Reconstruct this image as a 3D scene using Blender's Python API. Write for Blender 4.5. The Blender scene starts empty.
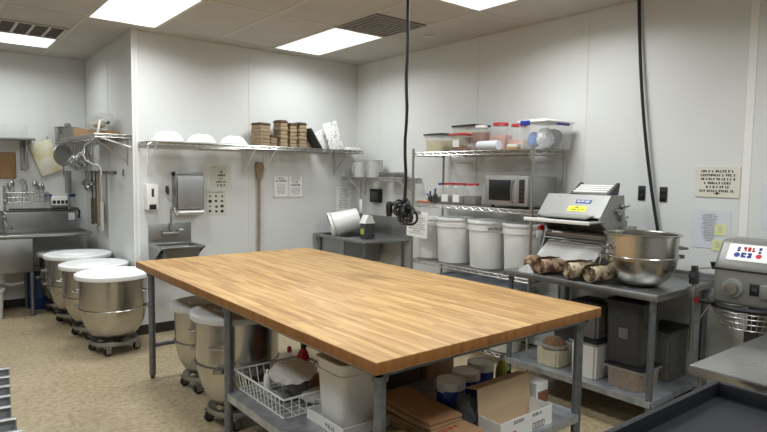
import bpy, bmesh, math, random
from mathutils import Vector, Matrix, Euler
R = math.radians
PI = math.pi
rnd = random.Random(7)
scene = bpy.context.scene
COL = scene.collection

# ------------------------------------------------------------------ room numbers (metres)
H = 3.0006; XJ = 1.6887; YB = 5.9499; XR = 4.3621; YF = 8.0334
X0 = -3.0; Y0 = -2.6

# ------------------------------------------------------------------ materials
def lin(c):
    return tuple(((v/255)/12.92 if v/255 <= .04045 else ((v/255+.055)/1.055)**2.4) for v in c)

def mat(name, rgb, rough=.5, metal=0., var=0., scale=8., bump=0., bscale=60., stretch=None, alpha=1., rough_var=0., spec=None, coat=0.):
    m = bpy.data.materials.new(name); m.use_nodes = True
    nt = m.node_tree; b = nt.nodes['Principled BSDF']; L = nt.links
    c = lin(rgb)
    b.inputs['Base Color'].default_value = (*c, 1)
    b.inputs['Roughness'].default_value = rough
    b.inputs['Metallic'].default_value = metal
    if spec is not None: b.inputs['Specular IOR Level'].default_value = spec
    if coat: b.inputs['Coat Weight'].default_value = coat
    tc = nt.nodes.new('ShaderNodeTexCoord'); mp = nt.nodes.new('ShaderNodeMapping')
    L.new(tc.outputs['Object'], mp.inputs['Vector'])
    if stretch: mp.inputs['Scale'].default_value = stretch
    n = nt.nodes.new('ShaderNodeTexNoise'); n.inputs['Scale'].default_value = scale; n.inputs['Detail'].default_value = 4
    L.new(mp.outputs['Vector'], n.inputs['Vector'])
    if var:
        r = nt.nodes.new('ShaderNodeValToRGB')
        r.color_ramp.elements[0].position = .3; r.color_ramp.elements[1].position = .7
        r.color_ramp.elements[0].color = (*[max(0, v*(1-var)) for v in c], 1)
        r.color_ramp.elements[1].color = (*[min(1, v*(1+var)) for v in c], 1)
        L.new(n.outputs['Fac'], r.inputs['Fac']); L.new(r.outputs['Color'], b.inputs['Base Color'])
    if rough_var:
        mr = nt.nodes.new('ShaderNodeMapRange')
        mr.inputs['To Min'].default_value = max(.02, rough-rough_var); mr.inputs['To Max'].default_value = min(1, rough+rough_var)
        L.new(n.outputs['Fac'], mr.inputs['Value']); L.new(mr.outputs['Result'], b.inputs['Roughness'])
    if bump:
        n2 = nt.nodes.new('ShaderNodeTexNoise'); n2.inputs['Scale'].default_value = bscale; n2.inputs['Detail'].default_value = 3
        L.new(mp.outputs['Vector'], n2.inputs['Vector'])
        bp = nt.nodes.new('ShaderNodeBump'); bp.inputs['Strength'].default_value = bump; bp.inputs['Distance'].default_value = .01
        L.new(n2.outputs['Fac'], bp.inputs['Height']); L.new(bp.outputs['Normal'], b.inputs['Normal'])
    if alpha < 1:
        out = nt.nodes['Material Output']
        tr = nt.nodes.new('ShaderNodeBsdfTransparent'); mx = nt.nodes.new('ShaderNodeMixShader')
        mx.inputs['Fac'].default_value = alpha
        L.new(tr.outputs[0], mx.inputs[1]); L.new(b.outputs[0], mx.inputs[2]); L.new(mx.outputs[0], out.inputs['Surface'])
    return m

M = {}
M['wall'] = mat('white_wall_panel', (214, 215, 212), .42, var=.03, scale=1.4, bump=.05, bscale=90)
M['seam'] = mat('panel_seam_trim', (216, 213, 203), .4)
M['corner'] = mat('corner_guard', (232, 231, 226), .35)
M['base'] = mat('black_rubber_base', (40, 36, 33), .6, var=.2)
M['grid'] = mat('ceiling_grid_metal', (198, 193, 182), .6)
M['steel'] = mat('stainless_steel', (172, 172, 170), .3, 1., var=.06, scale=5, rough_var=.08)
M['steel_bowl'] = mat('polished_bowl_steel', (186, 184, 178), .24, 1., var=.05, scale=3, stretch=(1, 1, 8), rough_var=.06)
M['steel_dull'] = mat('dull_stainless_steel', (160, 160, 159), .42, 1., var=.1, scale=6, rough_var=.1)
M['steel_satin'] = mat('satin_machine_steel', (150, 149, 145), .5, .35, var=.04)
M['chrome'] = mat('chrome_wire', (178, 176, 170), .3, .9)
M['galv'] = mat('galvanised_leg_steel', (122, 127, 133), .45, .8, var=.22, scale=30)
M['galv_shelf'] = mat('galvanised_shelf_steel', (168, 172, 176), .42, .6, var=.25, scale=14)
M['greypaint'] = mat('grey_machine_enamel', (128, 127, 122), .38, .2, var=.04)
M['darkgrey'] = mat('dark_grey_plastic', (62, 62, 62), .5, var=.1)
M['black'] = mat('black_plastic', (22, 22, 23), .45)
M['rubber'] = mat('black_rubber', (26, 25, 25), .7)
M['navy'] = mat('dark_navy_tray_plastic', (16, 18, 24), .5, var=.12, scale=10, bump=.1, bscale=120)
M['panface'] = mat('grey_sheet_pan', (156, 160, 166), .5, .1, var=.12, scale=6)
M['panlip'] = mat('bright_aluminium_lip', (190, 192, 193), .35, .9)
M['white'] = mat('white_plastic', (232, 231, 226), .38, var=.02)
M['whitelid'] = mat('white_lid_plastic', (238, 239, 238), .42, var=.02)
M['offwhite'] = mat('off_white_bucket_plastic', (212, 209, 198), .42, var=.04)
M['whitewire'] = mat('white_coated_wire', (226, 226, 222), .4)
M['paper'] = mat('white_paper', (232, 231, 226), .8, var=.02)
M['papergrey'] = mat('grey_white_paper', (208, 210, 214), .8, var=.02)
M['cream'] = mat('cream_sign_board', (216, 212, 198), .6, var=.03)
M['ink'] = mat('black_ink', (28, 27, 26), .7)
M['greyink'] = mat('grey_print', (120, 120, 122), .8)
M['note'] = mat('yellow_sticky_note', (220, 220, 164), .8, var=.04)
M['cloth'] = mat('white_linen', (220, 220, 218), .9, bump=.3, bscale=30)
M['rattan'] = mat('brown_rattan', (150, 130, 102), .75, var=.22, scale=20, stretch=(1, 1, 6), bump=.4, bscale=50)
M['rattandark'] = mat('dark_brown_rattan', (84, 68, 54), .8, var=.3, scale=22, stretch=(1, 1, 6))
M['wood'] = mat('brown_wood', (158, 122, 82), .55, var=.2, scale=7, stretch=(6, 6, 1))
M['wooddark'] = mat('worn_brown_wood', (146, 126, 104), .65, var=.25, scale=8, stretch=(6, 6, 1))
M['card'] = mat('brown_cardboard', (164, 128, 92), .85, var=.08, scale=6)
M['cardin'] = mat('tan_cardboard_inside', (186, 160, 128), .85, var=.05, scale=5)
M['cardwhite'] = mat('white_printed_cardboard', (222, 221, 216), .7)
M['redink'] = mat('red_print', (170, 58, 44), .7)
M['blue'] = mat('blue_plastic', (28, 52, 142), .4)
M['bluecan'] = mat('blue_can_wrap', (26, 54, 150), .35, var=.06)
M['bluelight'] = mat('bright_blue_bag', (66, 130, 205), .5, var=.15, scale=20)
M['barrel'] = mat('blue_barrel_plastic', (22, 52, 104), .5, var=.1)
M['red'] = mat('red_plastic', (186, 30, 34), .4)
M['redlid'] = mat('red_jar_lid', (190, 56, 58), .45)
M['purple'] = mat('purple_lid', (72, 54, 130), .5)
M['greyplastic'] = mat('light_grey_plastic', (185, 190, 198), .5)
M['darklid'] = mat('dark_green_lid', (52, 62, 56), .5)
M['yellow'] = mat('yellow_label', (224, 226, 60), .6)
M['olive'] = mat('olive_bag_paper', (122, 112, 52), .75, var=.15, scale=12)
M['can_steel'] = mat('bright_canister_steel', (196, 196, 192), .4, .4)
M['clear'] = mat('clear_plastic', (232, 234, 232), .12, alpha=.22)
M['clearwhite'] = mat('frosted_clear_plastic', (228, 230, 228), .25, alpha=.15)
M['smoke'] = mat('smoky_clear_plastic', (110, 110, 108), .2, alpha=.62)
M['smokedark'] = mat('dark_smoky_plastic', (66, 65, 63), .25, alpha=.82)
M['bag'] = mat('crinkled_clear_bag', (205, 206, 208), .15, alpha=.35, bump=.6, bscale=25)
M['greybag'] = mat('grey_plastic_bag', (120, 122, 126), .25, alpha=.6, bump=.6, bscale=25)
M['flour'] = mat('white_flour', (228, 225, 216), .95, bump=.3, bscale=30)
M['creamfood'] = mat('cream_meal', (206, 196, 162), .9, var=.12, scale=30)
M['oats'] = mat('brown_grain', (124, 96, 66), .95, var=.4, scale=60, bump=.5, bscale=80)
M['pinkfood'] = mat('pale_pink_sprinkles', (196, 150, 132), .95, var=.15, scale=50)
M['brownfood'] = mat('reddish_brown_sugar', (132, 84, 62), .95, var=.2, scale=40)
M['greyfood'] = mat('dark_grey_seed', (92, 86, 76), .95, var=.3, scale=60)
M['oil'] = mat('amber_bottle_plastic', (150, 120, 60), .25)
M['greenlabel'] = mat('yellow_green_label', (168, 172, 66), .5)
M['foil'] = mat('foil_dish', (214, 210, 200), .5, 0., bump=.4, bscale=40)
M['glass'] = mat('dark_oven_glass', (10, 11, 12), .35)
M['mark_red'] = mat('red_badge_print', (196, 28, 46), .5)
M['mark_blue'] = mat('blue_badge_print', (34, 58, 140), .5)
M['badge_blue'] = mat('blue_badge', (48, 62, 130), .4)
M['orange'] = mat('orange_plastic', (204, 112, 52), .5)
M['bread'] = mat('spotted_canvas', (186, 168, 138), .9, bump=.4, bscale=30)

def patched(name, base, dark, scale, lo, hi, rough=.9):
    m = M[name] = mat(name, base, rough)
    nt = m.node_tree; b = nt.nodes['Principled BSDF']
    n = nt.nodes.new('ShaderNodeTexNoise'); n.inputs['Scale'].default_value = scale; n.inputs['Detail'].default_value = 2
    tc = nt.nodes.new('ShaderNodeTexCoord'); nt.links.new(tc.outputs['Object'], n.inputs['Vector'])
    r = nt.nodes.new('ShaderNodeValToRGB'); r.color_ramp.elements[0].position = lo; r.color_ramp.elements[1].position = hi
    r.color_ramp.elements[0].color = (*lin(dark), 1); r.color_ramp.elements[1].color = (*lin(base), 1)
    nt.links.new(n.outputs['Fac'], r.inputs['Fac']); nt.links.new(r.outputs['Color'], b.inputs['Base Color'])
patched('canvas_roll', (196, 180, 150), (84, 62, 42), 22, .38, .5)
patched('canvas_roll_dark', (178, 150, 122), (88, 60, 44), 18, .42, .56)
patched('sheet_dots', (232, 231, 228), (150, 148, 146), 45, .38, .42, .7)
patched('board_stain', (228, 224, 206), (206, 196, 140), 5, .35, .6, .6)
patched('pack_mix', (210, 210, 212), (150, 164, 190), 48, .38, .5, .5)

def floor_mat():
    m = bpy.data.materials.new('tan_speckled_floor'); m.use_nodes = True
    nt = m.node_tree; b = nt.nodes['Principled BSDF']; L = nt.links
    tc = nt.nodes.new('ShaderNodeTexCoord')
    n1 = nt.nodes.new('ShaderNodeTexNoise'); n1.inputs['Scale'].default_value = 26; n1.inputs['Detail'].default_value = 6; n1.inputs['Roughness'].default_value = .7
    n2 = nt.nodes.new('ShaderNodeTexNoise'); n2.inputs['Scale'].default_value = 1.6; n2.inputs['Detail'].default_value = 5
    L.new(tc.outputs['Object'], n1.inputs['Vector']); L.new(tc.outputs['Object'], n2.inputs['Vector'])
    r1 = nt.nodes.new('ShaderNodeValToRGB'); e = r1.color_ramp.elements
    e[0].position = .34; e[0].color = (*lin((148, 131, 102)), 1); e[1].position = .62; e[1].color = (*lin((192, 176, 145)), 1)
    r2 = nt.nodes.new('ShaderNodeValToRGB'); e = r2.color_ramp.elements
    e[0].position = .35; e[0].color = (.82, .80, .77, 1); e[1].position = .65; e[1].color = (1, 1, 1, 1)
    mx = nt.nodes.new('ShaderNodeMix'); mx.data_type = 'RGBA'; mx.blend_type = 'MULTIPLY'; mx.inputs[0].default_value = 1
    L.new(n1.outputs['Fac'], r1.inputs['Fac']); L.new(n2.outputs['Fac'], r2.inputs['Fac'])
    L.new(r1.outputs['Color'], mx.inputs[6]); L.new(r2.outputs['Color'], mx.inputs[7]); L.new(mx.outputs[2], b.inputs['Base Color'])
    b.inputs['Roughness'].default_value = .42
    return m
M['floor'] = floor_mat()

def tile_mat():
    m = mat('grey_ceiling_tile', (184, 180, 174), .85, var=.05, scale=3, bump=.25, bscale=140)
    return m
M['tile'] = tile_mat()

def butcher():
    m = bpy.data.materials.new('butcher_block'); m.use_nodes = True
    nt = m.node_tree; b = nt.nodes['Principled BSDF']; L = nt.links
    tc = nt.nodes.new('ShaderNodeTexCoord'); sep = nt.nodes.new('ShaderNodeSeparateXYZ'); cmb = nt.nodes.new('ShaderNodeCombineXYZ')
    L.new(tc.outputs['Object'], sep.inputs[0]); L.new(sep.outputs['Y'], cmb.inputs['X']); L.new(sep.outputs['X'], cmb.inputs['Y'])
    br = nt.nodes.new('ShaderNodeTexBrick'); L.new(cmb.outputs[0], br.inputs['Vector'])
    br.inputs['Scale'].default_value = 1; br.inputs['Brick Width'].default_value = .42; br.inputs['Row Height'].default_value = .034
    br.inputs['Mortar Size'].default_value = .0007; br.inputs['Mortar Smooth'].default_value = .3; br.offset = .37
    br.inputs['Color1'].default_value = (*lin((206, 169, 113)), 1); br.inputs['Color2'].default_value = (*lin((179, 139, 85)), 1)
    br.inputs['Mortar'].default_value = (*lin((150, 108, 62)), 1)
    mp = nt.nodes.new('ShaderNodeMapping'); mp.inputs['Scale'].default_value = (30, 1.7, 30); L.new(tc.outputs['Object'], mp.inputs['Vector'])
    n = nt.nodes.new('ShaderNodeTexNoise'); n.inputs['Scale'].default_value = 1.6; n.inputs['Detail'].default_value = 6; L.new(mp.outputs[0], n.inputs['Vector'])
    r = nt.nodes.new('ShaderNodeValToRGB'); e = r.color_ramp.elements
    e[0].position = .32; e[0].color = (.58, .52, .44, 1); e[1].position = .54; e[1].color = (1.02, 1.01, 1.0, 1)
    L.new(n.outputs['Fac'], r.inputs['Fac'])
    mx = nt.nodes.new('ShaderNodeMix'); mx.data_type = 'RGBA'; mx.blend_type = 'MULTIPLY'; mx.inputs[0].default_value = .8
    L.new(br.outputs['Color'], mx.inputs[6]); L.new(r.outputs['Color'], mx.inputs[7])
    n3 = nt.nodes.new('ShaderNodeTexNoise'); n3.inputs['Scale'].default_value = 1.7; n3.inputs['Detail'].default_value = 3; L.new(tc.outputs['Object'], n3.inputs['Vector'])
    r3 = nt.nodes.new('ShaderNodeValToRGB'); e = r3.color_ramp.elements
    e[0].position = .35; e[0].color = (.90, .86, .8, 1); e[1].position = .6; e[1].color = (1, 1, 1, 1)
    L.new(n3.outputs['Fac'], r3.inputs['Fac'])
    mx2 = nt.nodes.new('ShaderNodeMix'); mx2.data_type = 'RGBA'; mx2.blend_type = 'MULTIPLY'; mx2.inputs[0].default_value = 1
    L.new(mx.outputs[2], mx2.inputs[6]); L.new(r3.outputs['Color'], mx2.inputs[7])
    L.new(mx2.outputs[2], b.inputs['Base Color']); b.inputs['Roughness'].default_value = .5
    return m
M['butcher'] = butcher()
M['greylid'] = mat('clouded_grey_lid', (212, 213, 212), .4, alpha=.85)
M['butcher_edge'] = mat('oiled_shaded_butcher_edge', (136, 89, 43), .5, var=.25, scale=4, stretch=(8, 8, 1))  # edge tone is part oil, part shade put into the colour

def emitter():
    m = bpy.data.materials.new('lit_troffer_lens'); m.use_nodes = True
    nt = m.node_tree; b = nt.nodes['Principled BSDF']
    b.inputs['Base Color'].default_value = (.9, .9, .9, 1)
    b.inputs['Emission Color'].default_value = (.97, .985, 1, 1)
    L = nt.links                                      # tubes show as brighter bands through the lens
    tc = nt.nodes.new('ShaderNodeTexCoord'); sp = nt.nodes.new('ShaderNodeSeparateXYZ'); L.new(tc.outputs['Generated'], sp.inputs[0])
    ma = nt.nodes.new('ShaderNodeMath'); ma.operation = 'MULTIPLY'; ma.inputs[1].default_value = 4*PI; L.new(sp.outputs['X'], ma.inputs[0])
    co_ = nt.nodes.new('ShaderNodeMath'); co_.operation = 'COSINE'; L.new(ma.outputs[0], co_.inputs[0])
    mr = nt.nodes.new('ShaderNodeMapRange'); mr.inputs['From Min'].default_value = -1; mr.inputs['To Min'].default_value = 1.5; mr.inputs['To Max'].default_value = .86
    L.new(co_.outputs[0], mr.inputs['Value']); L.new(mr.outputs[0], b.inputs['Emission Strength'])
    return m
M['lamp'] = emitter()

# ------------------------------------------------------------------ mesh builder
def frame(d):
    d = Vector(d).normalized()
    a = Vector((0, 0, 1)) if abs(d.z) < .9 else Vector((1, 0, 0))
    u = d.cross(a).normalized(); return u, d.cross(u).normalized()

class MB:
    def __init__(s): s.bm = bmesh.new()
    def _face(s, vs):
        try: return s.bm.faces.new(vs)
        except ValueError: return None
    def box(s, x0, x1, y0, y1, z0, z1, bev=0., mtx=None, seg=2):
        c = [(x0, y0, z0), (x1, y0, z0), (x1, y1, z0), (x0, y1, z0), (x0, y0, z1), (x1, y0, z1), (x1, y1, z1), (x0, y1, z1)]
        v = [s.bm.verts.new(mtx @ Vector(p) if mtx else p) for p in c]
        fs = [s._face([v[i] for i in q]) for q in ((0, 3, 2, 1), (4, 5, 6, 7), (0, 1, 5, 4), (1, 2, 6, 5), (2, 3, 7, 6), (3, 0, 4, 7))]
        if bev:
            es = list({e for f in fs for e in f.edges})
            bmesh.ops.bevel(s.bm, geom=es, offset=bev, segments=seg, affect='EDGES', profile=.5)
        return s
    def cbox(s, c, d, bev=0., rot=None):
        m = Matrix.Translation(Vector(c)) @ (Euler(rot).to_matrix().to_4x4() if rot else Matrix())
        return s.box(-d[0]/2, d[0]/2, -d[1]/2, d[1]/2, -d[2]/2, d[2]/2, bev, m)
    def tube(s, p0, p1, r, seg=10, r1=None, cap=True):
        p0, p1 = Vector(p0), Vector(p1); u, w = frame(p1-p0); r1 = r if r1 is None else r1
        A = []; B = []
        for i in range(seg):
            a = 2*PI*i/seg; o = u*math.cos(a)+w*math.sin(a)
            A.append(s.bm.verts.new(p0+o*r)); B.append(s.bm.verts.new(p1+o*r1))
        for i in range(seg):
            j = (i+1) % seg; s._face((A[i], A[j], B[j], B[i]))
        if cap: s._face(A[::-1]); s._face(B)
        return s
    def path(s, pts, r, seg=8, closed=False):
        pts = [Vector(p) for p in pts]; n = len(pts); rings = []
        prev = None
        for k, p in enumerate(pts):
            if closed: t = pts[(k+1) % n]-pts[k-1]
            else: t = pts[min(k+1, n-1)]-pts[max(k-1, 0)]
            t.normalize()
            if prev is None: u, w = frame(t)
            else:
                u = prev - t*prev.dot(t)
                if u.length < 1e-5: u, w = frame(t)
                u.normalize(); w = t.cross(u)
            prev = u
            rr = r[k] if isinstance(r, (list, tuple)) else r
            rings.append([s.bm.verts.new(p+(u*math.cos(2*PI*i/seg)+w*math.sin(2*PI*i/seg))*rr) for i in range(seg)])
        m = n if closed else n-1
        for k in range(m):
            a, b = rings[k], rings[(k+1) % n]
            for i in range(seg):
                j = (i+1) % seg; s._face((a[i], a[j], b[j], b[i]))
        if not closed: s._face(rings[0][::-1]); s._face(rings[-1])
        return s
    def ring(s, c, rad, r, seg=6, n=32, normal=(0, 0, 1)):
        u, w = frame(normal); c = Vector(c)
        return s.path([c+(u*math.cos(2*PI*i/n)+w*math.sin(2*PI*i/n))*rad for i in range(n)], r, seg, True)
    def lathe(s, prof, c=(0, 0, 0), n=40, mtx=None, sq=1.0):
        # prof: (r, z) bottom to top; sq>1 flattens the circle towards a rounded square
        c = Vector(c); rings = []
        for r, z in prof:
            if r < 1e-6: rings.append([s.bm.verts.new((mtx @ Vector((0, 0, z)) if mtx else Vector((0, 0, z)))+c)]); continue
            ring = []
            for i in range(n):
                a = 2*PI*i/n; x, y = math.cos(a), math.sin(a)
                if sq != 1.0:
                    k = (abs(x)**sq+abs(y)**sq)**(-1/sq); x *= k; y *= k
                p = Vector((x*r, y*r, z)); ring.append(s.bm.verts.new((mtx @ p if mtx else p)+c))
            rings.append(ring)
        for a, b in zip(rings, rings[1:]):
            if len(a) == 1 and len(b) == 1: continue
            for i in range(n):
                j = (i+1) % n
                if len(a) == 1: s._face((a[0], b[j], b[i]))
                elif len(b) == 1: s._face((a[i], a[j], b[0]))
                else: s._face((a[i], a[j], b[j], b[i]))
        return s
    def prism(s, poly, axis, a, b):
        # poly in the two other axes (cyclic order xyz without axis), extruded along axis from a to b
        def P(p, t):
            return {'x': (t, p[0], p[1]), 'y': (p[0], t, p[1]), 'z': (p[0], p[1], t)}[axis]
        A = [s.bm.verts.new(P(p, a)) for p in poly]; B = [s.bm.verts.new(P(p, b)) for p in poly]; n = len(poly)
        for i in range(n):
            j = (i+1) % n; s._face((A[i], A[j], B[j], B[i]))
        s._face(A[::-1]); s._face(B); return s
    def blob(s, c, rx, ry, rz, seed=0, amp=.1, n=20, flat=None):
        q = random.Random(seed); ph = [q.uniform(0, 6.28) for _ in range(6)]
        c = Vector(c); rings = []; m = n//2
        for j in range(m+1):
            th = PI*j/m; row = []
            for i in range(n):
                a = 2*PI*i/n
                k = 1+amp*(math.sin(3*a+ph[0])*math.sin(2*th+ph[1])+.6*math.sin(5*a+ph[2]+3*th)+.4*math.sin(7*th+ph[3]+2*a))*math.sin(th)
                p = Vector((rx*k*math.sin(th)*math.cos(a), ry*k*math.sin(th)*math.sin(a), -rz*k*math.cos(th)))
                if flat is not None and p.z < flat: p.z = flat
                row.append(p)
            rings.append(row)
        V = [[s.bm.verts.new(p+c) for p in row] if 0 < j < m else [s.bm.verts.new(row[0]+c)] for j, row in enumerate(rings)]
        for a, b in zip(V, V[1:]):
            for i in range(n):
                k = (i+1) % n
                if len(a) == 1: s._face((a[0], b[k], b[i]))
                elif len(b) == 1: s._face((a[i], a[k], b[0]))
                else: s._face((a[i], a[k], b[k], b[i]))
        return s
    def build(s, name, m, parent=None, smooth=True, angle=35):
        bmesh.ops.recalc_face_normals(s.bm, faces=s.bm.faces)
        me = bpy.data.meshes.new(name); s.bm.to_mesh(me); s.bm.free()
        if m: me.materials.append(M[m] if isinstance(m, str) else m)
        if smooth:
            me.shade_smooth(); me.set_sharp_from_angle(angle=R(angle))
        o = bpy.data.objects.new(name, me); COL.objects.link(o)
        if parent: o.parent = parent
        return o

def tag(o, label=None, cat=None, group=None, kind=None):
    if label: o['label'] = label
    if cat: o['category'] = cat
    if group: o['group'] = group
    if kind: o['kind'] = kind
    return o
def thing(name, label, cat, loc=(0, 0, 0), rz=0., group=None, rot=None):
    o = bpy.data.objects.new(name, None); COL.objects.link(o); o.empty_display_size = .05
    o.location = loc; o.rotation_euler = rot if rot else (0, 0, rz)
    return tag(o, label, cat, group)
def dup(root, loc, rz=None, label=None):
    r = root.copy(); COL.objects.link(r); r.location = loc
    if rz is not None: r.rotation_euler = (0, 0, rz)
    if label: r['label'] = label
    for ch in list(root.children):
        c = ch.copy(); COL.objects.link(c); c.parent = r
        for g in list(ch.children):
            d = g.copy(); COL.objects.link(d); d.parent = c
    return r
def struct(name, mb, m, parent=None, smooth=False):
    o = mb.build(name, m, parent, smooth)
    if not parent: o['kind'] = 'structure'
    return o

MX_R = Matrix(((0, 0, -1), (-1, 0, 0), (0, 1, 0))).to_4x4()      # flat art on the right wall (faces -x): local x -> -y, local y -> +z
MX_B = Matrix(((1, 0, 0), (0, 0, -1), (0, 1, 0))).to_4x4()       # flat art on the back wall (faces -y)
def strokes(mb, lines, x0, x1, y_top, pitch, h, seed, mtx, w=.16, t=.0006, align='c'):
    """unreadable small print: rows of letter-like strokes; lines = fraction of the width each row fills"""
    q = random.Random(seed)
    for k, frac in enumerate(lines):
        W = (x1-x0)*frac; xs = x0 + ((x1-x0-W)/2 if align == 'c' else 0); x = xs; yb = y_top-k*pitch-h
        while x < xs+W-h*.4:
            lw = h*q.uniform(.5, .8)
            kind = q.randrange(5); s = h*w*1.4
            def bar(a, b, c, d): mb.box(a, b, c, d, 0, t, mtx=mtx)
            if kind in (0, 1, 3): bar(x, x+s, yb, yb+h)
            if kind in (1, 2): bar(x+lw-s, x+lw, yb, yb+h)
            if kind in (0, 2, 4): bar(x, x+lw, yb+h-s, yb+h)
            if kind in (0, 3, 2): bar(x, x+lw, yb, yb+s)
            if kind in (1, 4): bar(x, x+lw, yb+h*.42, yb+h*.42+s)
            if kind == 4: bar(x+lw*.4, x+lw*.4+s, yb, yb+h)
            x += lw+h*.22
            if q.random() < .2: x += h*.5
    return mb
def lettering(body, size, m, parent, mtx, align='CENTER'):
    cu = bpy.data.curves.new('lettering', 'FONT'); cu.body = body; cu.size = size; cu.align_x = align; cu.extrude = .0004
    t = bpy.data.objects.new('t', cu); COL.objects.link(t); bpy.context.view_layer.update()
    me = bpy.data.meshes.new_from_object(t.evaluated_get(bpy.context.evaluated_depsgraph_get()))
    bpy.data.objects.remove(t); me.transform(mtx); me.materials.clear(); me.materials.append(M[m])
    o = bpy.data.objects.new('lettering', me); COL.objects.link(o); o.parent = parent
    return o

# ================================================================== THE SETTING
struct('floor', MB().box(X0, XR+.1, Y0, YF+.1, -.1, 0), 'floor')
struct('ceiling', MB().box(X0, XR+.1, Y0, YF+.1, H, H+.1), 'tile')
struct('wall_right', MB().box(XR, XR+.1, Y0, YB, 0, H), 'wall')
struct('wall_back', MB().box(XJ, XR+.1, YB, YB+.1, 0, H), 'wall')
struct('wall_jog', MB().box(XJ, XJ+.1, YB+.1, YF, 0, H), 'wall')
struct('wall_far', MB().box(X0, XJ+.1, YF, YF+.1, 0, H), 'wall')
struct('wall_left', MB().box(X0-.1, X0, Y0, YF, 0, H), 'wall')
struct('wall_rear', MB().box(X0-.1, XR+.1, Y0-.1, Y0, 0, H), 'wall')
struct('baseboard_back', MB().box(XJ-.005, XR, YB-.008, YB, 0, .1), 'base')
struct('baseboard_right', MB().box(XR-.008, XR, Y0, YB-.008, 0, .1), 'base')
struct('baseboard_jog', MB().box(XJ-.008, XJ, YB, YF, 0, .1), 'base')
struct('baseboard_far', MB().box(X0, XJ-.008, YF-.008, YF, 0, .1), 'base')
struct('trim_1', MB().box(XJ-.028, XJ+.028, YB-.003, YB, 0.1, H, .001).box(XJ-.003, XJ, YB-.003, YB+.03, .1, H), 'corner')
n = 2
for y in (5.49, 3.93, 2.73):
    struct('trim_%d' % n, MB().box(XR-.0035, XR, y-.007, y+.007, .1, H), 'seam'); n += 1
struct('trim_%d' % n, MB().box(XR-.004, XR, 1.48, 1.53, .1, H), 'corner'); n += 1
for x in (2.89, 4.12):
    struct('trim_%d' % n, MB().box(x-.007, x+.007, YB-.0035, YB, .1, H), 'seam'); n += 1
for x in (1.28, .2):
    struct('trim_%d' % n, MB().box(x-.007, x+.007, YF-.0035, YF, .1, H), 'seam'); n += 1
struct('trim_%d' % n, MB().box(XJ-.0035, XJ, 6.95, 6.964, .1, H), 'seam'); n += 1
struct('trim_%d' % n, MB().box(XR-.012, XR, YB-.012, YB, .1, H), 'seam'); n += 1
struct('trim_%d' % n, MB().box(XJ-.014, XJ-.003, YF-.014, YF, .1, H), 'seam'); n += 1
# wall angle round the ceiling and the T-bar grid
g = MB()
GX = [3.682-.614*k for k in range(11)]; GY = [7.0-1.2125*k for k in range(8)]+[5.7875+.0-1.2125*0]
GYs = sorted({5.755-1.2125*k for k in range(-1, 7)})
for x in GX:
    g.box(x-.012, x+.012, Y0, (YF if x < XJ else YB), H-.004, H)
for y in GYs:
    g.box(X0, (XJ if y > YB else XR), y-.012, y+.012, H-.004, H)
g.box(XR-.022, XR, Y0, YB, H-.01, H).box(XJ, XR, YB-.022, YB, H-.01, H).box(XJ-.022, XJ, YB, YF, H-.01, H).box(X0, XJ, YF-.022, YF, H-.01, H)
struct('trim_%d' % n, g, 'grid'); n += 1

WATT = 34.; LCOL = (.92, .972, 1.)
def troffer(x0, x1, y0, y1, label, dim=1.):
    t = thing('ceiling_light', label, 'ceiling light', ((x0+x1)/2, (y0+y1)/2, H), group='fluorescent ceiling panels')
    a, b = (x1-x0)/2, (y1-y0)/2
    f = MB()
    for q in ((-a, a, -b, -b+.016), (-a, a, b-.016, b), (-a, -a+.016, -b+.016, b-.016), (a-.016, a, -b+.016, b-.016)):
        f.box(q[0], q[1], q[2], q[3], -.008, 0)
    f.build('frame', 'grid', t)
    d = MB().box(-a+.016, a-.016, -b+.016, b-.016, -.006, -.002); d.build('diffuser', 'lamp', t)
    la = bpy.data.lights.new('fluorescent_tubes', 'AREA'); la.shape = 'RECTANGLE'; la.size = x1-x0-.04; la.size_y = (y1-y0)*.5
    la.energy = dim*WATT*(x1-x0)*(y1-y0); la.color = LCOL; la.spread = R(158)
    lo = bpy.data.objects.new('fluorescent_tubes', la); COL.objects.link(lo); lo.parent = t; lo.location = (0, 0, -.012)
    return t
for cx, y1, lab in ((1.532, 5.735, 'large lit ceiling panel above the corner of the jutting wall'), (3.375, 5.745, 'lit ceiling panel beside the slotted square vent'),
                    (3.375, 3.32, 'lit ceiling panel cut by the top edge between the two hanging cords'),
                    ):
    troffer(cx-.3, cx+.3, y1-1.19, y1, lab, .85 if 'slotted' in lab else 1.)
for cx, y1, lab in ((1.532, 3.32, 'lit ceiling panel straight above the baking table'), (3.375, .9, 'lit ceiling panel above the steel table and mixer'), (1.532, .9, 'lit ceiling panel above the dark cart'),
                    (-.31, 5.74, 'lit ceiling panel left of the one by the wall corner'), (-.31, 3.32, 'lit ceiling panel above the upright grey pans'), (-.31, .9, 'lit ceiling panel at the left rear of the room')):
    troffer(cx-.3, cx+.3, y1-1.19, y1, lab)
troffer(.02, 1.212, 6.91, 7.5, 'lit ceiling panel over the wash sinks, next to the brown four-cell vent', .75)

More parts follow.
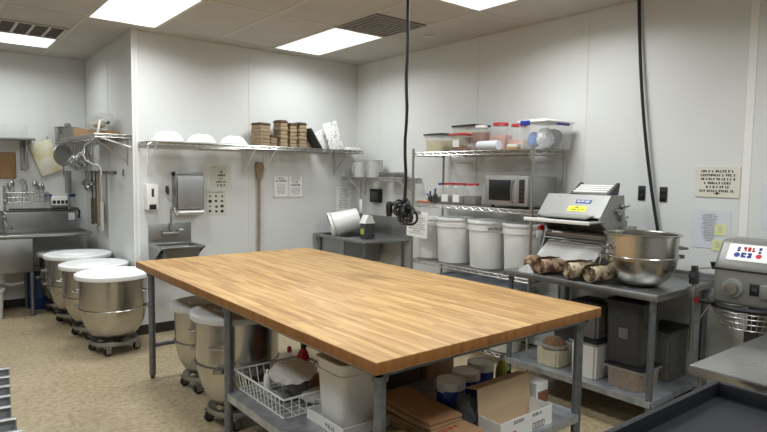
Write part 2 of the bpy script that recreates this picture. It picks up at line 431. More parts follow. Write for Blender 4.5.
t = thing('ceiling_vent', 'ceiling vent of four brown cells beside the light over the wash sinks', 'vent', (.92, 6.62, H))
MB().box(-.27, .27, -.27, .27, -.003, 0).build('backing', mat('brown_vent_mesh', (70, 58, 44), .8), t)
f = MB()
for x in (-.27, -.135, 0, .135, .27): f.box(x-.012, x+.012, -.28, .28, -.012, -.003)
f.box(-.282, .282, -.29, -.26, -.012, -.003).box(-.282, .282, .26, .29, -.012, -.003); f.build('grille', 'grid', t)
t = thing('ceiling_vent', 'square ceiling air diffuser with dark concentric slots beside the lit panel', 'vent', (3.375, 4.235, H))
MB().box(-.29, .29, -.29, .29, -.004, 0).build('backing', 'black', t)
f = MB()
for k in range(5):
    a = .29-.058*k
    for q in ((-a, a, -a, -a+.034), (-a, a, a-.034, a), (-a, -a+.034, -a+.034, a-.034), (a-.034, a, -a+.034, a-.034)):
        f.box(q[0], q[1], q[2], q[3], -.012-.004*k*0, -.004)
f.build('louvre', mat('vent_louvre_paint', (128, 122, 112), .6), t)
t = thing('sprinkler_cover', 'small flat round sprinkler cover plate on the ceiling near the square vent', 'sprinkler', (3.97, 4.23, H))
MB().lathe([(0, -.012), (.05, -.012), (.055, -.004), (.055, 0)], n=24).build('plate', 'grid', t)

# ================================================================== WORK TABLE
TX0, TX1, TY0, TY1, TZ = 1.332, 2.905, 1.675, 4.745, .93
t = thing('work_table', 'large butcher block baking table on grey steel legs in the middle of the floor', 'table', ((TX0+TX1)/2, (TY0+TY1)/2, 0))
cx, cy = t.location.x, t.location.y
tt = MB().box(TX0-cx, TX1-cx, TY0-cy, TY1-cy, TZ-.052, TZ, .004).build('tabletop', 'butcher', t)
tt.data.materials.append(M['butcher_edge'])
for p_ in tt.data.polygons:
    if abs(p_.normal.z) < .3: p_.material_index = 1                # side faces get the darker oiled wood with their shade painted in
f = MB(); a, b = (TX1-TX0)/2-.05, (TY1-TY0)/2-.05
for q in ((-a, a, -b, -b+.03), (-a, a, b-.03, b), (-a, -a+.03, -b, b), (a-.03, a, -b, b)): f.box(*q, TZ-.085, TZ-.052)
f.build('apron', 'galv', t)
for x in (1.417, 2.823):
    for y in (1.757, 3.2, 4.637):
        l = MB().tube((x-cx, y-cy, .03), (x-cx, y-cy, TZ-.052), .025, 16)
        l.tube((x-cx, y-cy, TZ-.11), (x-cx, y-cy, TZ-.052), .034, 16)
        lo = l.build('leg', 'galv', t)
        MB().lathe([(0, 0), (.014, 0), (.017, .015), (.021, .03), (0, .03)], (x-cx, y-cy, 0), 14).build('foot', 'darkgrey', lo)
SZ = .33
s = MB().box(1.40-cx, 2.84-cx, 1.735-cy, 3.222-cy, SZ-.006, SZ)
for q in ((1.40, 2.84, 1.735, 1.739), (1.40, 2.84, 3.218, 3.222), (1.40, 1.404, 1.735, 3.222), (2.836, 2.84, 1.735, 3.222)):
    s.box(q[0]-cx, q[1]-cx, q[2]-cy, q[3]-cy, SZ-.045, SZ-.006)
s.build('undershelf', 'galv_shelf', t)
MB().tube((1.417-cx, 4.637-cy, .265), (2.823-cx, 4.637-cy, .265), .018, 12).build('stretcher', 'galv', t)

# ================================================================== BIG MIXER BOWLS
def bowl_profile(Rr, Hh, z0=0., th=.006):
    hs = Hh*.58; p = [(0, z0), (Rr*.28, z0)]
    for k in range(1, 11):
        a = PI/2*k/10
        p.append((Rr*(.28+.70*math.sin(a)), z0+hs*(1-math.cos(a))))
    p += [(Rr*.985, z0+Hh*.8), (Rr, z0+Hh-.012), (Rr+.014, z0+Hh-.010), (Rr+.016, z0+Hh), (Rr-.004, z0+Hh)]
    q = [(max(0, r-th-.004), z+th) for r, z in p[2:14]][::-1]
    return p+q+[(0, z0+th)]
def mixing_bowl(loc, Rr, Hh, label, rz=0., lid='whitelid', band=.5, group=None, lidm=None):
    t = thing('mixing_bowl', label, 'mixing bowl', loc, rz, group)
    MB().lathe(bowl_profile(Rr, Hh), n=56).build('bowl_body', 'steel_bowl', t)
    b = MB()
    rb = Rr*.985
    b.ring((0, 0, Hh*band), rb+.002, .006, 6, 48)
    b.build('band', 'steel_bowl', t)
    for sgn in (0, PI):
        h = MB(); c, s_ = math.cos(sgn), math.sin(sgn)
        pts = [(rb*c, rb*s_-.05, Hh*.72), ((rb+.05)*c, rb*s_-.05, Hh*.73), ((rb+.055)*c, rb*s_+.05, Hh*.73), (rb*c, rb*s_+.05, Hh*.72)]
        h.path(pts, .008, 8); h.build('handle', 'steel', t)
        MB().box(*sorted((rb*c, (rb+.05)*c)), -.03, .03, Hh*band-.015, Hh*band+.01).build('lift_lug', 'steel', t)
    if lid:
        L = MB().lathe([(Rr+.005, Hh-.03), (Rr+.028, Hh-.03), (Rr+.032, Hh-.022), (Rr+.03, Hh+.006), (Rr+.012, Hh+.014), (Rr-.03, Hh+.014), (Rr-.05, Hh+.008),
                        (Rr*.55, Hh+.012), (Rr*.5, Hh+.024), (Rr*.42, Hh+.026), (0, Hh+.026)], n=56)
        L.build('lid', lid, t)
    return t
def dolly(loc, rad, h, label, rz=0.):
    t = thing('bowl_dolly', label, 'dolly', loc, rz, 'dollies under the mixing bowls')
    f = MB()
    f.lathe([(rad*.72, h-.045), (rad*.98, h-.045), (rad, h-.02), (rad*.98, h-.01), (rad*.72, h-.025), (rad*.72, h-.045)], n=40)
    f.box(-rad*.9, rad*.9, -.03, .03, h-.05, h-.034).box(-.03, .03, -rad*.9, rad*.9, h-.05, h-.034)
    f.build('ring', 'steel_dull', t)
    for k in range(4):
        a = PI/4+k*PI/2; x, y = rad*.93*math.cos(a), rad*.93*math.sin(a)
        c = MB().box(x-.022, x+.022, y-.02, y-.014, .02, h-.05).box(x-.022, x+.022, y+.014, y+.02, .02, h-.05).box(x-.028, x+.028, y-.026, y+.026, h-.056, h-.045)
        co = c.build('caster', 'steel_dull', t)
        MB().tube((x, y-.012, .035), (x, y+.012, .035), .035, 18).build('wheel', 'rubber', co)
    return t
BOWLS = [((1.375, 5.595), .288, .60, .13, 'whitelid', 'nearest white-lidded steel mixing bowl of the row along the jutting wall'),
         ((1.36, 6.25), .285, .60, .13, 'whitelid', 'middle white-lidded steel mixing bowl of the row, partly hidden by the nearest'),
         ((1.345, 6.905), .30, .625, .13, 'whitelid', 'farthest and tallest white-lidded mixing bowl of the row by the sink drainboard'),
         ]
for i, ((x, y), r, h, dz, lid, lab) in enumerate(BOWLS):
    zb = dz-.018
    mixing_bowl((x, y, zb), r, h, lab, rz=-.5, lid=lid, group='lidded mixing bowls by the wall')
    dolly((x, y, 0), r*.72, dz, ['silver wheeled dolly under the nearest white-lidded bowl', 'silver wheeled dolly under the middle white-lidded bowl',
                                 'silver wheeled dolly under the farthest white-lidded bowl'][i], rz=.25)
mixing_bowl((1.68, 4.225, .13-.018), .22, .535, 'steel mixing bowl with clear lid under the far end of the table', rz=-2.2, lid='greylid', group='bowls under the table')
dolly((1.68, 4.225, 0), .165, .13, 'wheeled dolly under the farther of the bowls below the table', rz=.1)
mixing_bowl((1.62, 3.515, .13-.018), .27, .625, 'larger steel mixing bowl with clear rimmed lid under the middle of the table', rz=-2.4, lid='greylid', group='bowls under the table')
dolly((1.62, 3.515, 0), .195, .13, 'wheeled dolly under the larger bowl below the table', rz=.3)

# ================================================================== HANGING CORDS
t = thing('extension_cord', 'black electric cord dropping from the ceiling with a coiled bundle at its end', 'cord', (2.66, 3.05, 1.38))
pts = [(.004*math.sin(k*1.3), .004*math.cos(k*1.7), .05+(H-1.38-.05)*k/14) for k in range(15)]
MB().path(pts, .011, 8).build('cable', 'black', t)
c = MB(); q = random.Random(3)
for k in range(11):
    a = q.uniform(0, PI); rr = q.uniform(.045, .095); off = Vector((q.uniform(-.03, .03), q.uniform(-.05, .03), q.uniform(-.03, .03)))
    nn = Vector((math.cos(a)*1, math.sin(a), q.uniform(-.4, .4)))
    u_, w_ = frame(nn); sq_ = q.uniform(.55, 1)
    c.path([off+u_*rr*math.cos(2*PI*i/24)+w_*rr*sq_*math.sin(2*PI*i/24) for i in range(24)], .0085, 6, True)
c.build('coil', 'black', t)
p = MB().path([(-.02, .05, .02), (-.045, .075, .06), (-.06, .09, .055), (-.062, .095, 0)], .012, 8)
p.lathe([(0, -.055), (.018, -.055), (.024, -.03), (.024, .03), (.016, .05), (0, .052)], (-.062, .095, .02), 14)
p.build('plug', 'black', t)
t = thing('extension_cord', 'thick black cord running down the right wall behind the open mixing bowl', 'cord', (XR, 2.2, 1.0))
pts = []
for k in range(21):
    f = k/20; z = H-.004-f*(H-1.06); y = 2.30-.14*f-.13*f**2.2
    pts.append((-.022-.02*math.sin(f*PI), y-2.2, z-1.0))
MB().path(pts, .0125, 8).build('cable', 'black', t)

# ================================================================== BACK WALL
def wire_shelf(mb, x0, x1, y0, y1, z, lip=.035, along='x', gap=.028, r=.0028):
    """wire deck: frame rails, a lower rail with zigzag all round, wires across"""
    P = [(x0, y0), (x1, y0), (x1, y1), (x0, y1)]
    for k in range(4):
        a, b = P[k], P[(k+1) % 4]
        mb.tube((*a, z-.004), (*b, z-.004), .0048, 6); mb.tube((*a, z-lip), (*b, z-lip), .0048, 6)
        L = math.dist(a, b); n = max(2, int(L/.05)); pts = []
        for i in range(n+1):
            f = i/n; pts.append((a[0]+(b[0]-a[0])*f, a[1]+(b[1]-a[1])*f, z-.006 if i % 2 else z-lip+.002))
        mb.path(pts, .0048, 5)
    if along == 'x':
        n = int((x1-x0)/gap)
        for i in range(1, n): x = x0+(x1-x0)*i/n; mb.tube((x, y0, z-.002), (x, y1, z-.002), r, 4, cap=False)
        for f in (.33, .67): y = y0+(y1-y0)*f; mb.tube((x0, y, z-.008), (x1, y, z-.008), .004, 5)
    else:
        n = int((y1-y0)/gap)
        for i in range(1, n): y = y0+(y1-y0)*i/n; mb.tube((x0, y, z-.002), (x1, y, z-.002), r, 4, cap=False)
        for f in (.33, .67): x = x0+(x1-x0)*f; mb.tube((x, y0, z-.008), (x, y1, z-.008), .004, 5)
    return mb
BS = 1.925
t = thing('wall_shelf', 'long chrome wire wall shelf above the hand sink carrying baskets and white domes', 'shelf', (3.0, YB, BS))
wire_shelf(MB(), 1.71-3.0, 4.245-3.0, -.31, -.012, 0, along='x').build('wire_deck', 'chrome', t)
for x in (1.80, 2.83, 3.07, 4.02):
    b = MB().tube((x-3, -.29, -.03), (x-3, -.012, -.27), .006, 8).tube((x-3, -.012, -.30), (x-3, -.012, .0), .006, 8).tube((x-3, -.29, -.012), (x-3, -.012, -.012), .005, 8)
    b.build('bracket', 'white' if x < 3.5 else 'chrome', t)
# white domes
def dome(x, w, h, seed, label):
    q = random.Random(seed)
    m = MB(); a = w/2
    prof = [(a*1.0, 0), (a*1.02, .012), (a*.93, .022), (a*.80, h*.55), (a*.62, h*.82), (a*.36, h*.97), (0, h)]
    m.lathe(prof, n=36)
    for v in m.bm.verts:
        v.co.y *= .62; v.co.x += .12*a*(v.co.z/h)*q.uniform(-.1, .1)
        an = math.atan2(v.co.y, v.co.x); v.co.z *= 1+.05*math.sin(3*an+seed)
    t = thing('covered_basket', label, 'covered basket', (x, YB-.16, BS+.001), group='white domes on the long wall shelf')
    m.build('cloth_cover', 'cloth', t)
dome(1.953, .325, .108, 1, 'leftmost white domed cloth cover on the long wall shelf')
dome(2.288, .325, .098, 2, 'middle white domed cloth cover on the long wall shelf')
dome(2.635, .325, .098, 3, 'right-hand white domed cloth cover on the shelf, next to the brown baskets')
# brown proofing baskets standing on the shelf
def basket(x, w, d, h, label, rz=0.):
    t = thing('proofing_basket', label, 'basket', (x, YB-.155, BS+.001), rz, 'brown baskets on the long wall shelf')
    b = MB(); nb = 6
    for k in range(nb):
        z0, z1 = h*.9*k/nb, h*.9*(k+1)/nb
        e = .004 if k % 2 else 0
        b.box(-w/2+e, w/2-e, -d/2+e, d/2-e, z0+.001, z1-.001, .004)
    b.build('basket_body', 'rattan', t)
    b = MB().box(-w/2-.004, w/2+.004, -d/2-.004, d/2+.004, h*.9, h*.965, .01).box(-w/2+.006, w/2-.006, -d/2+.008, d/2-.008, h*.965, h, .008)
    b.build('rim', 'rattandark', t)
basket(2.955, .145, .16, .255, 'wide brown basket stack next to the right-hand white dome', .25)
basket(3.075, .085, .14, .125, 'short low brown basket between the wide one and the tall ones', .1)
o = basket(3.098, .0, 0, 0, '') if False else None
basket(3.195, .098, .15, .30, 'tallest brown basket, first of the three tall ones', .12)
basket(3.318, .09, .14, .275, 'middle of the three tall brown baskets on the shelf', .1)
basket(3.44, .1, .15, .29, 'last tall brown basket, beside the leaning grey pan', .12)
# leaning sheet pans and perforated papers
t = thing('leaning_pan', 'dark grey baking pan leaning on the last brown basket', 'pan', (3.665, YB-.19, BS+.002), rot=(0, R(-34), 0))
MB().box(-.006, .006, -.1, .1, 0, .27, .002).build('plate', 'steel_dull', t)
MB().box(-.012, -.006, -.11, .11, -.0, .275, .002).build('backing_board', 'darkgrey', t)
t = thing('white_binder', 'upright white box file behind the leaning grey pan', 'box file', (3.60, YB-.06, BS+.001))
MB().box(-.06, .06, -.035, .035, 0, .13, .004).build('file_body', 'paper', t)
t = thing('perforated_sheet', 'white speckled sheet leaning at the right end of the long wall shelf', 'sheet', (3.94, YB-.2, BS+.002), rot=(R(-6), R(-16), 0))
MB().box(-.11, .09, -.004, .004, 0, .335, .001).build('sheet', 'sheet_dots', t)
t = thing('perforated_sheet', 'short white speckled sheet behind the leaning speckled sheet', 'sheet', (3.87, YB-.11, BS+.002), rot=(R(-4), R(-24), 0))
MB().box(-.1, .06, -.004, .004, 0, .25, .001).build('sheet', 'sheet_dots', t)
t = thing('paper_stack', 'flat stack of white papers at the right tip of the long wall shelf', 'papers', (4.14, YB-.16, BS+.001))
MB().box(-.09, .1, -.12, .12, 0, .02, .002).box(-.08, .09, -.11, .1, .02, .032, .002).build('sheets', 'paper', t)

# soap dispenser
t = thing('soap_dispenser', 'white wall soap dispenser left of the paper towel dispenser', 'soap dispenser', (1.815, YB, 1.26))
MB().box(-.057, .057, -.1, 0, .0, .255, .012).build('housing', 'white', t)
MB().box(-.012, .012, -.103, -.098, .13, .21, .002).build('window', 'darkgrey', t)
MB().box(-.035, .035, -.104, -.07, .004, .055, .006).build('push_bar', 'black', t)
# towel dispenser
t = thing('paper_towel_dispenser', 'stainless paper towel dispenser above the hand sink', 'towel dispenser', (2.18, YB, 1.255))
MB().box(-.146, -.132, -.12, 0, 0, .38, .003).box(.132, .146, -.12, 0, 0, .38, .003).box(-.146, .146, -.1, 0, .34, .385, .003).build('cabinet', 'steel_dull', t)
pf = [(0, 0), (-.11, 0), (-.135, .02), (-.135, .30), (-.12, .345), (-.08, .372), (0, .372)]
MB().prism(pf, 'x', -.131, .131).build('cover', 'steel_dull', t)
MB().prism([(-.11, -.006), (-.02, -.006), (-.005, -.03), (-.08, -.06), (-.14, -.028)], 'x', -.12, .14).build('towel_edge', 'paper', t)
t = thing('wall_hook', 'small dark wall hook between the soap and paper towel dispensers', 'hook', (1.985, YB, 1.455))
MB().box(-.014, .014, -.006, 0, -.03, .04, .002).path([(0, -.006, .02), (0, -.03, .03), (0, -.045, .01), (0, -.05, -.02), (0, -.035, -.045), (0, -.012, -.035)], .009, 8).build('hook_body', 'darkgrey', t)
# hand sink
t = thing('hand_sink', 'small stainless hand wash sink with gooseneck tap on the back wall', 'sink', (2.01, YB, .80))
MB().box(-.215, .215, -.012, 0, -.02, .315, .002).build('backsplash', 'steel', t)
b = MB()
x0, x1, y0, y1 = -.215, .215, -.40, -.012
b.box(x0, x1, y0, y0+.03, .09, .115, .005).box(x0, x1, y1-.05, y1, .09, .115, .003).box(x0, x0+.035, y0+.03, y1-.05, .09, .115, .003).box(x1-.035, x1, y0+.03, y1-.05, .09, .115, .003)
b.build('rim', 'steel', t)
b = MB(); P = [(-.18, -.37), (.18, -.37), (.18, -.06), (-.18, -.06)]
for (a, c) in zip(P, P[1:]+P[:1]):
    va = [b.bm.verts.new((a[0], a[1], .092)), b.bm.verts.new((c[0], c[1], .092)), b.bm.verts.new((c[0]*.85, -.215+(c[1]+.215)*.85, -.04)), b.bm.verts.new((a[0]*.85, -.215+(a[1]+.215)*.85, -.04))]
    b._face(va)
b.box(-.155, .155, -.35, -.08, -.045, -.038)
b.build('basin', 'steel_dull', t)
for x in (-.213, .209): MB().prism([(-.37, .09), (-.012, .09), (-.012, -.12)], 'x', x, x+.004).build('side_bracket', 'steel_dull', t)
tp = MB().box(-.09, .09, -.05, -.012, .19, .225, .006).tube((-.08, -.03, .225), (-.08, -.03, .25), .016, 12).tube((.08, -.03, .225), (.08, -.03, .25), .016, 12)
tp.tube((-.08, -.03, .245), (-.12, -.07, .25), .007, 8).tube((.08, -.03, .245), (.12, -.07, .25), .007, 8)
tp.build('tap', 'chrome', t)
MB().path([(0, -.035, .22), (0, -.035, .42), (0, -.04, .455), (0, -.07, .485), (0, -.11, .49), (0, -.15, .475), (0, -.165, .44), (0, -.165, .41)], .0095, 10).build('gooseneck', 'chrome', t)
# posters on the back wall
def poster_b(name, cx, cz, w, h, label, cat, m='papergrey', draw=None):
    t = thing(name, label, cat, (cx, YB, cz-h/2))
    MB().box(-w/2, w/2, -.003, -.0005, 0, h).build('sheet', m, t)
    if draw: draw(t, Matrix.Translation((0, -.003, h/2)) @ MX_B, w, h)
    return t
M['posterpaper'] = mat('cream_poster_paper', (206, 205, 192), .7)
def d1(t, mx, w, h):
    strokes(MB(), [.3], -w*.42, w*.3, h*.42, .03, .012, 3, mx, align='l').build('heading', 'greyink', t)
    b = MB(); strokes(b, [.2, .5, .3, .75, .6], -w*.32, w*.36, h*.25, .036, .02, 4, mx, .26); b.build('print', 'ink', t)
poster_b('notice_sheet', 2.56, 1.592, .235, .245, 'cream notice with bold dark words, upper of the two beside the paper towel dispenser', 'notice', 'posterpaper', d1)
def d2(t, mx, w, h):
    strokes(MB(), [1.], -w*.38, w*.38, h*.43, .03, .014, 5, mx).build('heading', 'greyink', t)
    q = random.Random(4)
    for r in range(4):
        for c in range(3):
            x = (c-1)*w*.3; y = h*.25-r*h*.2
            a1, a2 = q.uniform(.008, .02), q.uniform(.008, .018)
            MB().box(x-a1, x+a2, y-a2*.9, y+a1*.8, 0, .0006, mtx=mx).build('picture', 'ink', t)
poster_b('picture_chart', 2.505, 1.315, .22, .27, 'cream chart of small dark pictures, lower of the two beside the paper towel dispenser', 'chart', 'posterpaper', d2)
def d3(t, mx, w, h):
    mz = mx @ Matrix.Translation((0, 0, .0006))
    o = MB().box(-w*.46, -w*.03, -h*.45, h*.44, 0, .0005, mtx=mx).build('page', 'paper', t)
    strokes(MB(), [.5, .9], -w*.42, -w*.06, h*.38, .03, .018, 6, mz, .24).build('heading', 'darkgrey', o)
    strokes(MB(), [.8, .8, .9, .7, .8, .7], -w*.4, -w*.08, h*.1, .02, .009, 9, mz).build('print', 'greyink', o)
    o = MB().box(w*.03, w*.46, -h*.45, h*.44, 0, .0005, mtx=mx).build('page', 'paper', t)
    strokes(MB(), [.6, .9], w*.06, w*.42, h*.2, .03, .018, 8, mz, .24).build('heading', 'darkgrey', o)
    strokes(MB(), [.8, .8, .8], w*.06, w*.42, h*.42, .018, .009, 10, mz).build('print', 'greyink', o)
    strokes(MB(), [.8, .8, .9, .7], w*.06, w*.42, -h*.08, .022, .009, 11, mz).build('print', 'greyink', o)
    f = MB()
    for q_ in ((-.5, .5, .47, .5), (-.5, .5, -.5, -.47), (-.5, -.485, -.47, .47), (.485, .5, -.47, .47)): f.box(q_[0]*w, q_[1]*w, q_[2]*h, q_[3]*h, 0, .003, mtx=mx)
    f.build('frame', 'seam', t)
poster_b('framed_notice', 3.385, 1.488, .40, .26, 'two printed pages side by side in a clear holder on the back wall', 'notice', 'papergrey', d3)
# long wooden paddle
t = thing('wooden_paddle', 'long wooden paddle standing blade up against the back wall', 'paddle', (2.985, YB-.03, 0), rot=(0, R(.5), 0))
MB().tube((0, 0, 0), (0, 0, 1.6), .0155, 12).build('shaft', 'wooddark', t)
MB().prism([(-.018, 1.55), (-.035, 1.60), (-.045, 1.735), (-.03, 1.76), (.03, 1.76), (.045, 1.735), (.035, 1.60), (.018, 1.55)], 'y', -.014, .014).build('blade', 'wooddark', t)

# ================================================================== CORNER SINK AND SHELF
SX, SY, SZZ = 3.705, 4.885, .925
t = thing('prep_sink', 'stainless corner sink on legs below the small wire shelf', 'sink', (4.03, 5.4, 0))
ox, oy = 4.03, 5.4
X1, Y1 = XR-.02, YB-.02
r = MB()
r.box(SX-ox, X1-ox, SY-oy, SY+.05-oy, SZZ-.035, SZZ, .01).box(SX-ox, SX+.05-ox, SY+.05-oy, Y1-oy, SZZ-.035, SZZ, .01)
r.box(SX+.05-ox, X1-ox, Y1-.08-oy, Y1-oy, SZZ-.03, SZZ, .004).box(X1-.06-ox, X1-ox, SY+.05-oy, Y1-.08-oy, SZZ-.03, SZZ, .004)
r.box(SX+.05-ox, X1-.06-ox, 5.28-oy, 5.34-oy, SZZ-.03, SZZ-.004, .004)
r.build('rim', 'steel_dull', t)
MB().box(X1-.012-ox, X1-ox, SY-oy, Y1-oy, SZZ, SZZ+.22, .003).build('backsplash', 'steel_dull', t)
MB().box(SX+.05-ox, X1-.06-ox, SY+.05-oy, 5.28-oy, SZZ-.02, SZZ-.005).build('drainboard', 'steel_dull', t)
for (y0, y1) in ((5.34, Y1-.08),):
    b = MB(); xa, xb = SX+.05, X1-.06
    b.box(xa-ox, xa+.004-ox, y0-oy, y1-oy, .62, SZZ-.03).box(xb-.004-ox, xb-ox, y0-oy, y1-oy, .62, SZZ-.03)
    b.box(xa-ox, xb-ox, y0-oy, y0+.004-oy, .62, SZZ-.03).box(xa-ox, xb-ox, y1-.004-oy, y1-oy, .62, SZZ-.03).box(xa-ox, xb-ox, y0-oy, y1-oy, .616, .62)
    b.build('basin', 'steel_dull', t)
for x, y in ((SX+.04, SY+.06), (X1-.05, SY+.06), (SX+.04, Y1-.1), (X1-.05, Y1-.1)):
    MB().tube((x-ox, y-oy, 0), (x-ox, y-oy, SZZ-.03), .019, 12).build('leg', 'galv', t)
t = thing('bucket', 'white round bucket tipped on its side in the corner sink', 'bucket', (3.95, 5.60, SZZ+.15), rot=(0, R(-106), R(-28)))
MB().lathe([(0, -.17), (.115, -.17), (.12, -.165), (.15, .17), (.158, .172), (.158, .15), (.16, .185), (.147, .185), (.117, -.155), (0, -.155)], n=36).build('bucket_body', 'white', t)
MB().path([(-.158, 0, .16), (-.14, -.1, .15), (-.06, -.165, .145), (.06, -.165, .145), (.14, -.1, .15), (.158, 0, .16)], .003, 6).build('handle', 'chrome', t)
t = thing('chemical_jug', 'dark jug with white cap and yellow label on the corner sink', 'jug', (3.94, 5.15, SZZ-.0045))
MB().box(-.07, .07, -.05, .05, 0, .17, .012).prism([(-.07, .17), (.07, .17), (.04, .21), (-.03, .21)], 'y', -.045, .045).build('jug_body', 'darkgrey', t)
MB().prism([(-.072, .17), (.072, .17), (.05, .2), (.03, .255), (-.02, .265), (-.05, .22)], 'y', -.052, .052).build('cap', 'white', t)
MB().box(-.0735, -.07, -.03, .03, .05, .11).build('label', 'greenlabel', t)
# corner wire shelf on the right wall
CS = 1.605
t = thing('wall_shelf', 'short chrome wire wall shelf above the corner sink', 'shelf', (XR, 5.3, CS))
wire_shelf(MB(), 4.09-XR, -.012, 4.72-5.3, 5.88-5.3, 0, along='y').build('wire_deck', 'chrome', t)
for y in (4.84, 5.75):
    b = MB().tube((-.25, y-5.3, -.03), (-.012, y-5.3, -.21), .007, 8).tube((-.012, y-5.3, -.24), (-.012, y-5.3, 0), .006, 8)
    b.build('bracket', 'white', t)
def steel_can(x, y, z, r, h, label, m='can_steel'):
    t = thing('steel_canister', label, 'canister', (x, y, z), group='steel canisters on the corner shelf')
    MB().lathe([(0, 0), (r, 0), (r, h), (r+.004, h+.003), (r-.004, h+.003), (r-.004, .004), (0, .004)], n=28).build('can_body', m, t)
    MB().path([(-r, -.0, h*.75), (-r-.035, -.0, h*.7), (-r-.035, 0, h*.3), (-r, 0, h*.25)], .005, 6).build('handle', m, t)
steel_can(4.2, 5.63, CS+.001, .095, .185, 'left-hand steel canister on the short corner shelf')
steel_can(4.2, 5.36, CS+.001, .095, .195, 'right-hand steel canister on the short corner shelf')
t = thing('loaf_pan', 'upside-down grey pan at the near end of the corner shelf', 'pan', (4.22, 5.05, CS+.001))
MB().box(-.11, .11, -.16, .16, .0, .012, .003).box(-.095, .095, -.145, .145, .012, .06, .012).build('pan_body', 'steel_dull', t)
# paper hung on the back wall in the corner
def d4(t, mx, w, h):
    b = MB(); strokes(b, [.9, .6, .9, .8, .5, .8, .7, .9, .6], -w*.4, w*.4, h*.42, .028, .014, 12, mx); b.build('print', 'greyink', t)
poster_b('notice_sheet', 4.17, 1.325, .22, .30, 'printed sheet on the back wall above the white bucket', 'notice', 'paper', d4)
t = thing('wall_box', 'black square switch box on the wall above the corner sink', 'switch box', (XR, 5.5, 1.3))
MB().box(-.06, 0, -.09, .09, 0, .165, .008).build('box_body', 'black', t)
MB().box(-.064, -.06, -.07, .07, .035, .13, .003).build('cover_plate', 'darkgrey', t)
t = thing('hanging_tag', 'white tag on a dark string hanging under the corner shelf', 'tag', (4.12, 5.52, 1.22))
MB().tube((0, 0, .12), (0, 0, CS-1.22-.03), .004, 6).build('string', 'darkgrey', t)
MB().box(-.004, .004, -.022, .022, -.03, .12, .003).build('tag_body', 'white', t)

# ================================================================== OUTLETS AND PAPERS ON THE RIGHT WALL
def plate(y, z, label):
    t = thing('outlet_plate', label, 'outlet', (XR, y, z), group='black outlets on the right wall')
    MB().box(-.008, 0, -.028, .028, -.056, .056, .003).build('cover', 'black', t)
    MB().box(-.011, -.008, -.017, .017, -.034, -.006, .002).box(-.011, -.008, -.017, .017, .006, .034, .002).build('sockets', 'rubber', t)
plate(2.22, 1.524, 'black outlet plate left of the thick black wall cord')
plate(2.053, 1.519, 'black outlet plate right of the thick black wall cord')
def paper_r(name, y, z, w, h, label, cat, m, draw=None, th=.002):
    t = thing(name, label, cat, (XR, y, z-h/2))
    MB().box(-th-.0005, -.0005, -w/2, w/2, 0, h).build('sheet', m, t)
    if draw: draw(t, Matrix.Translation((-th-.0006, 0, h/2)) @ MX_R, w, h)
    return t
def d5(t, mx, w, h):
    b = MB(); strokes(b, [.9, .93, .9, .72, .6, .95], -w*.43, w*.43, h*.38, h*.128, h*.075, 21, mx, .24)
    b.box(-.006, .006, -h*.42, -h*.33, 0, .0006, mtx=mx).box(-.02, .02, -h*.39, -h*.365, 0, .0006, mtx=mx); b.build('lettering', 'ink', t)
paper_r('wall_sign', 1.68, 1.62, .285, .215, 'cream wall sign with six rows of bold black lettering', 'sign', 'cream', d5, .006)
def d6(t, mx, w, h):
    b = MB(); strokes(b, [.3, .45, .4, .45, .3, .4, .45, .3, .5, .4, .3, .45, .4, .3, .35, .3, .2], -w*.5, w*.42, h*.40, h*.043, h*.02, 22, mx, .22); b.build('print', 'greyink', t)
paper_r('paper_list', 1.708, 1.285, .255, .27, 'white printed list in a sleeve below the cream wall sign', 'paper', 'papergrey', d6)
def d7(t, mx, w, h):
    b = MB(); strokes(b, [.6, .5, .6], -w*.4, w*.4, h*.3, .016, .006, 23, mx); b.build('handwriting', 'greyink', t)
for (y, z, s, lab) in ((1.645, 1.285, 1, 'yellow sticky note on the middle of the printed list'), (1.655, 1.175, 2, 'yellow sticky note at the lower corner of the printed list')):
    t = thing('sticky_note', lab, 'note', (XR-.003, y, z), rot=(R(4 if s == 2 else -2), 0, 0), group='yellow notes on the printed list')
    MB().box(-.002, -.0005, -.038, .038, -.038, .038).build('sheet', 'note', t)
    d7(t, Matrix.Translation((-.0022, 0, 0)) @ MX_R, .07, .07)
def d8(t, mx, w, h):
    b = MB(); strokes(b, [.5, .7, .4, .7, .6], -w*.4, w*.45, h*.3, h*.15, h*.07, 24, mx); b.build('print', 'greyink', t)
paper_r('paper_list', 1.29, 1.46, .22, .30, 'white printed sheet at the right edge beyond the wall trim', 'paper', 'papergrey', d8)

# ================================================================== CHROME RACK
RX0, RX1, RY0, RY1 = 3.88, 4.305, 2.885, 4.33
t = thing('wire_rack', 'chrome wire shelving rack with white tubs against the right wall', 'rack', ((RX0+RX1)/2, (RY0+RY1)/2, 0))
ox, oy = t.location.x, t.location.y
for x in (RX0, RX1):
    for y in (RY0, RY1):
        l = MB().tube((x-ox, y-oy, .03), (x-ox, y-oy, 1.90), .0125, 12)
        for z in [.1+.1*k for k in range(18)]: l.tube((x-ox, y-oy, z), (x-ox, y-oy, z+.003), .0132, 10)
        l.lathe([(0, 0), (.018, 0), (.018, .012), (.008, .03), (0, .03)], (x-ox, y-oy, 0), 12)
        l.build('post', 'chrome', t)
RZ = [1.862, 1.365, .800, .56, .105]
for z in RZ:
    wire_shelf(MB(), RX0-ox, RX1-ox, RY0-oy, RY1-oy, z, along='y').build('shelf', 'chrome', t)

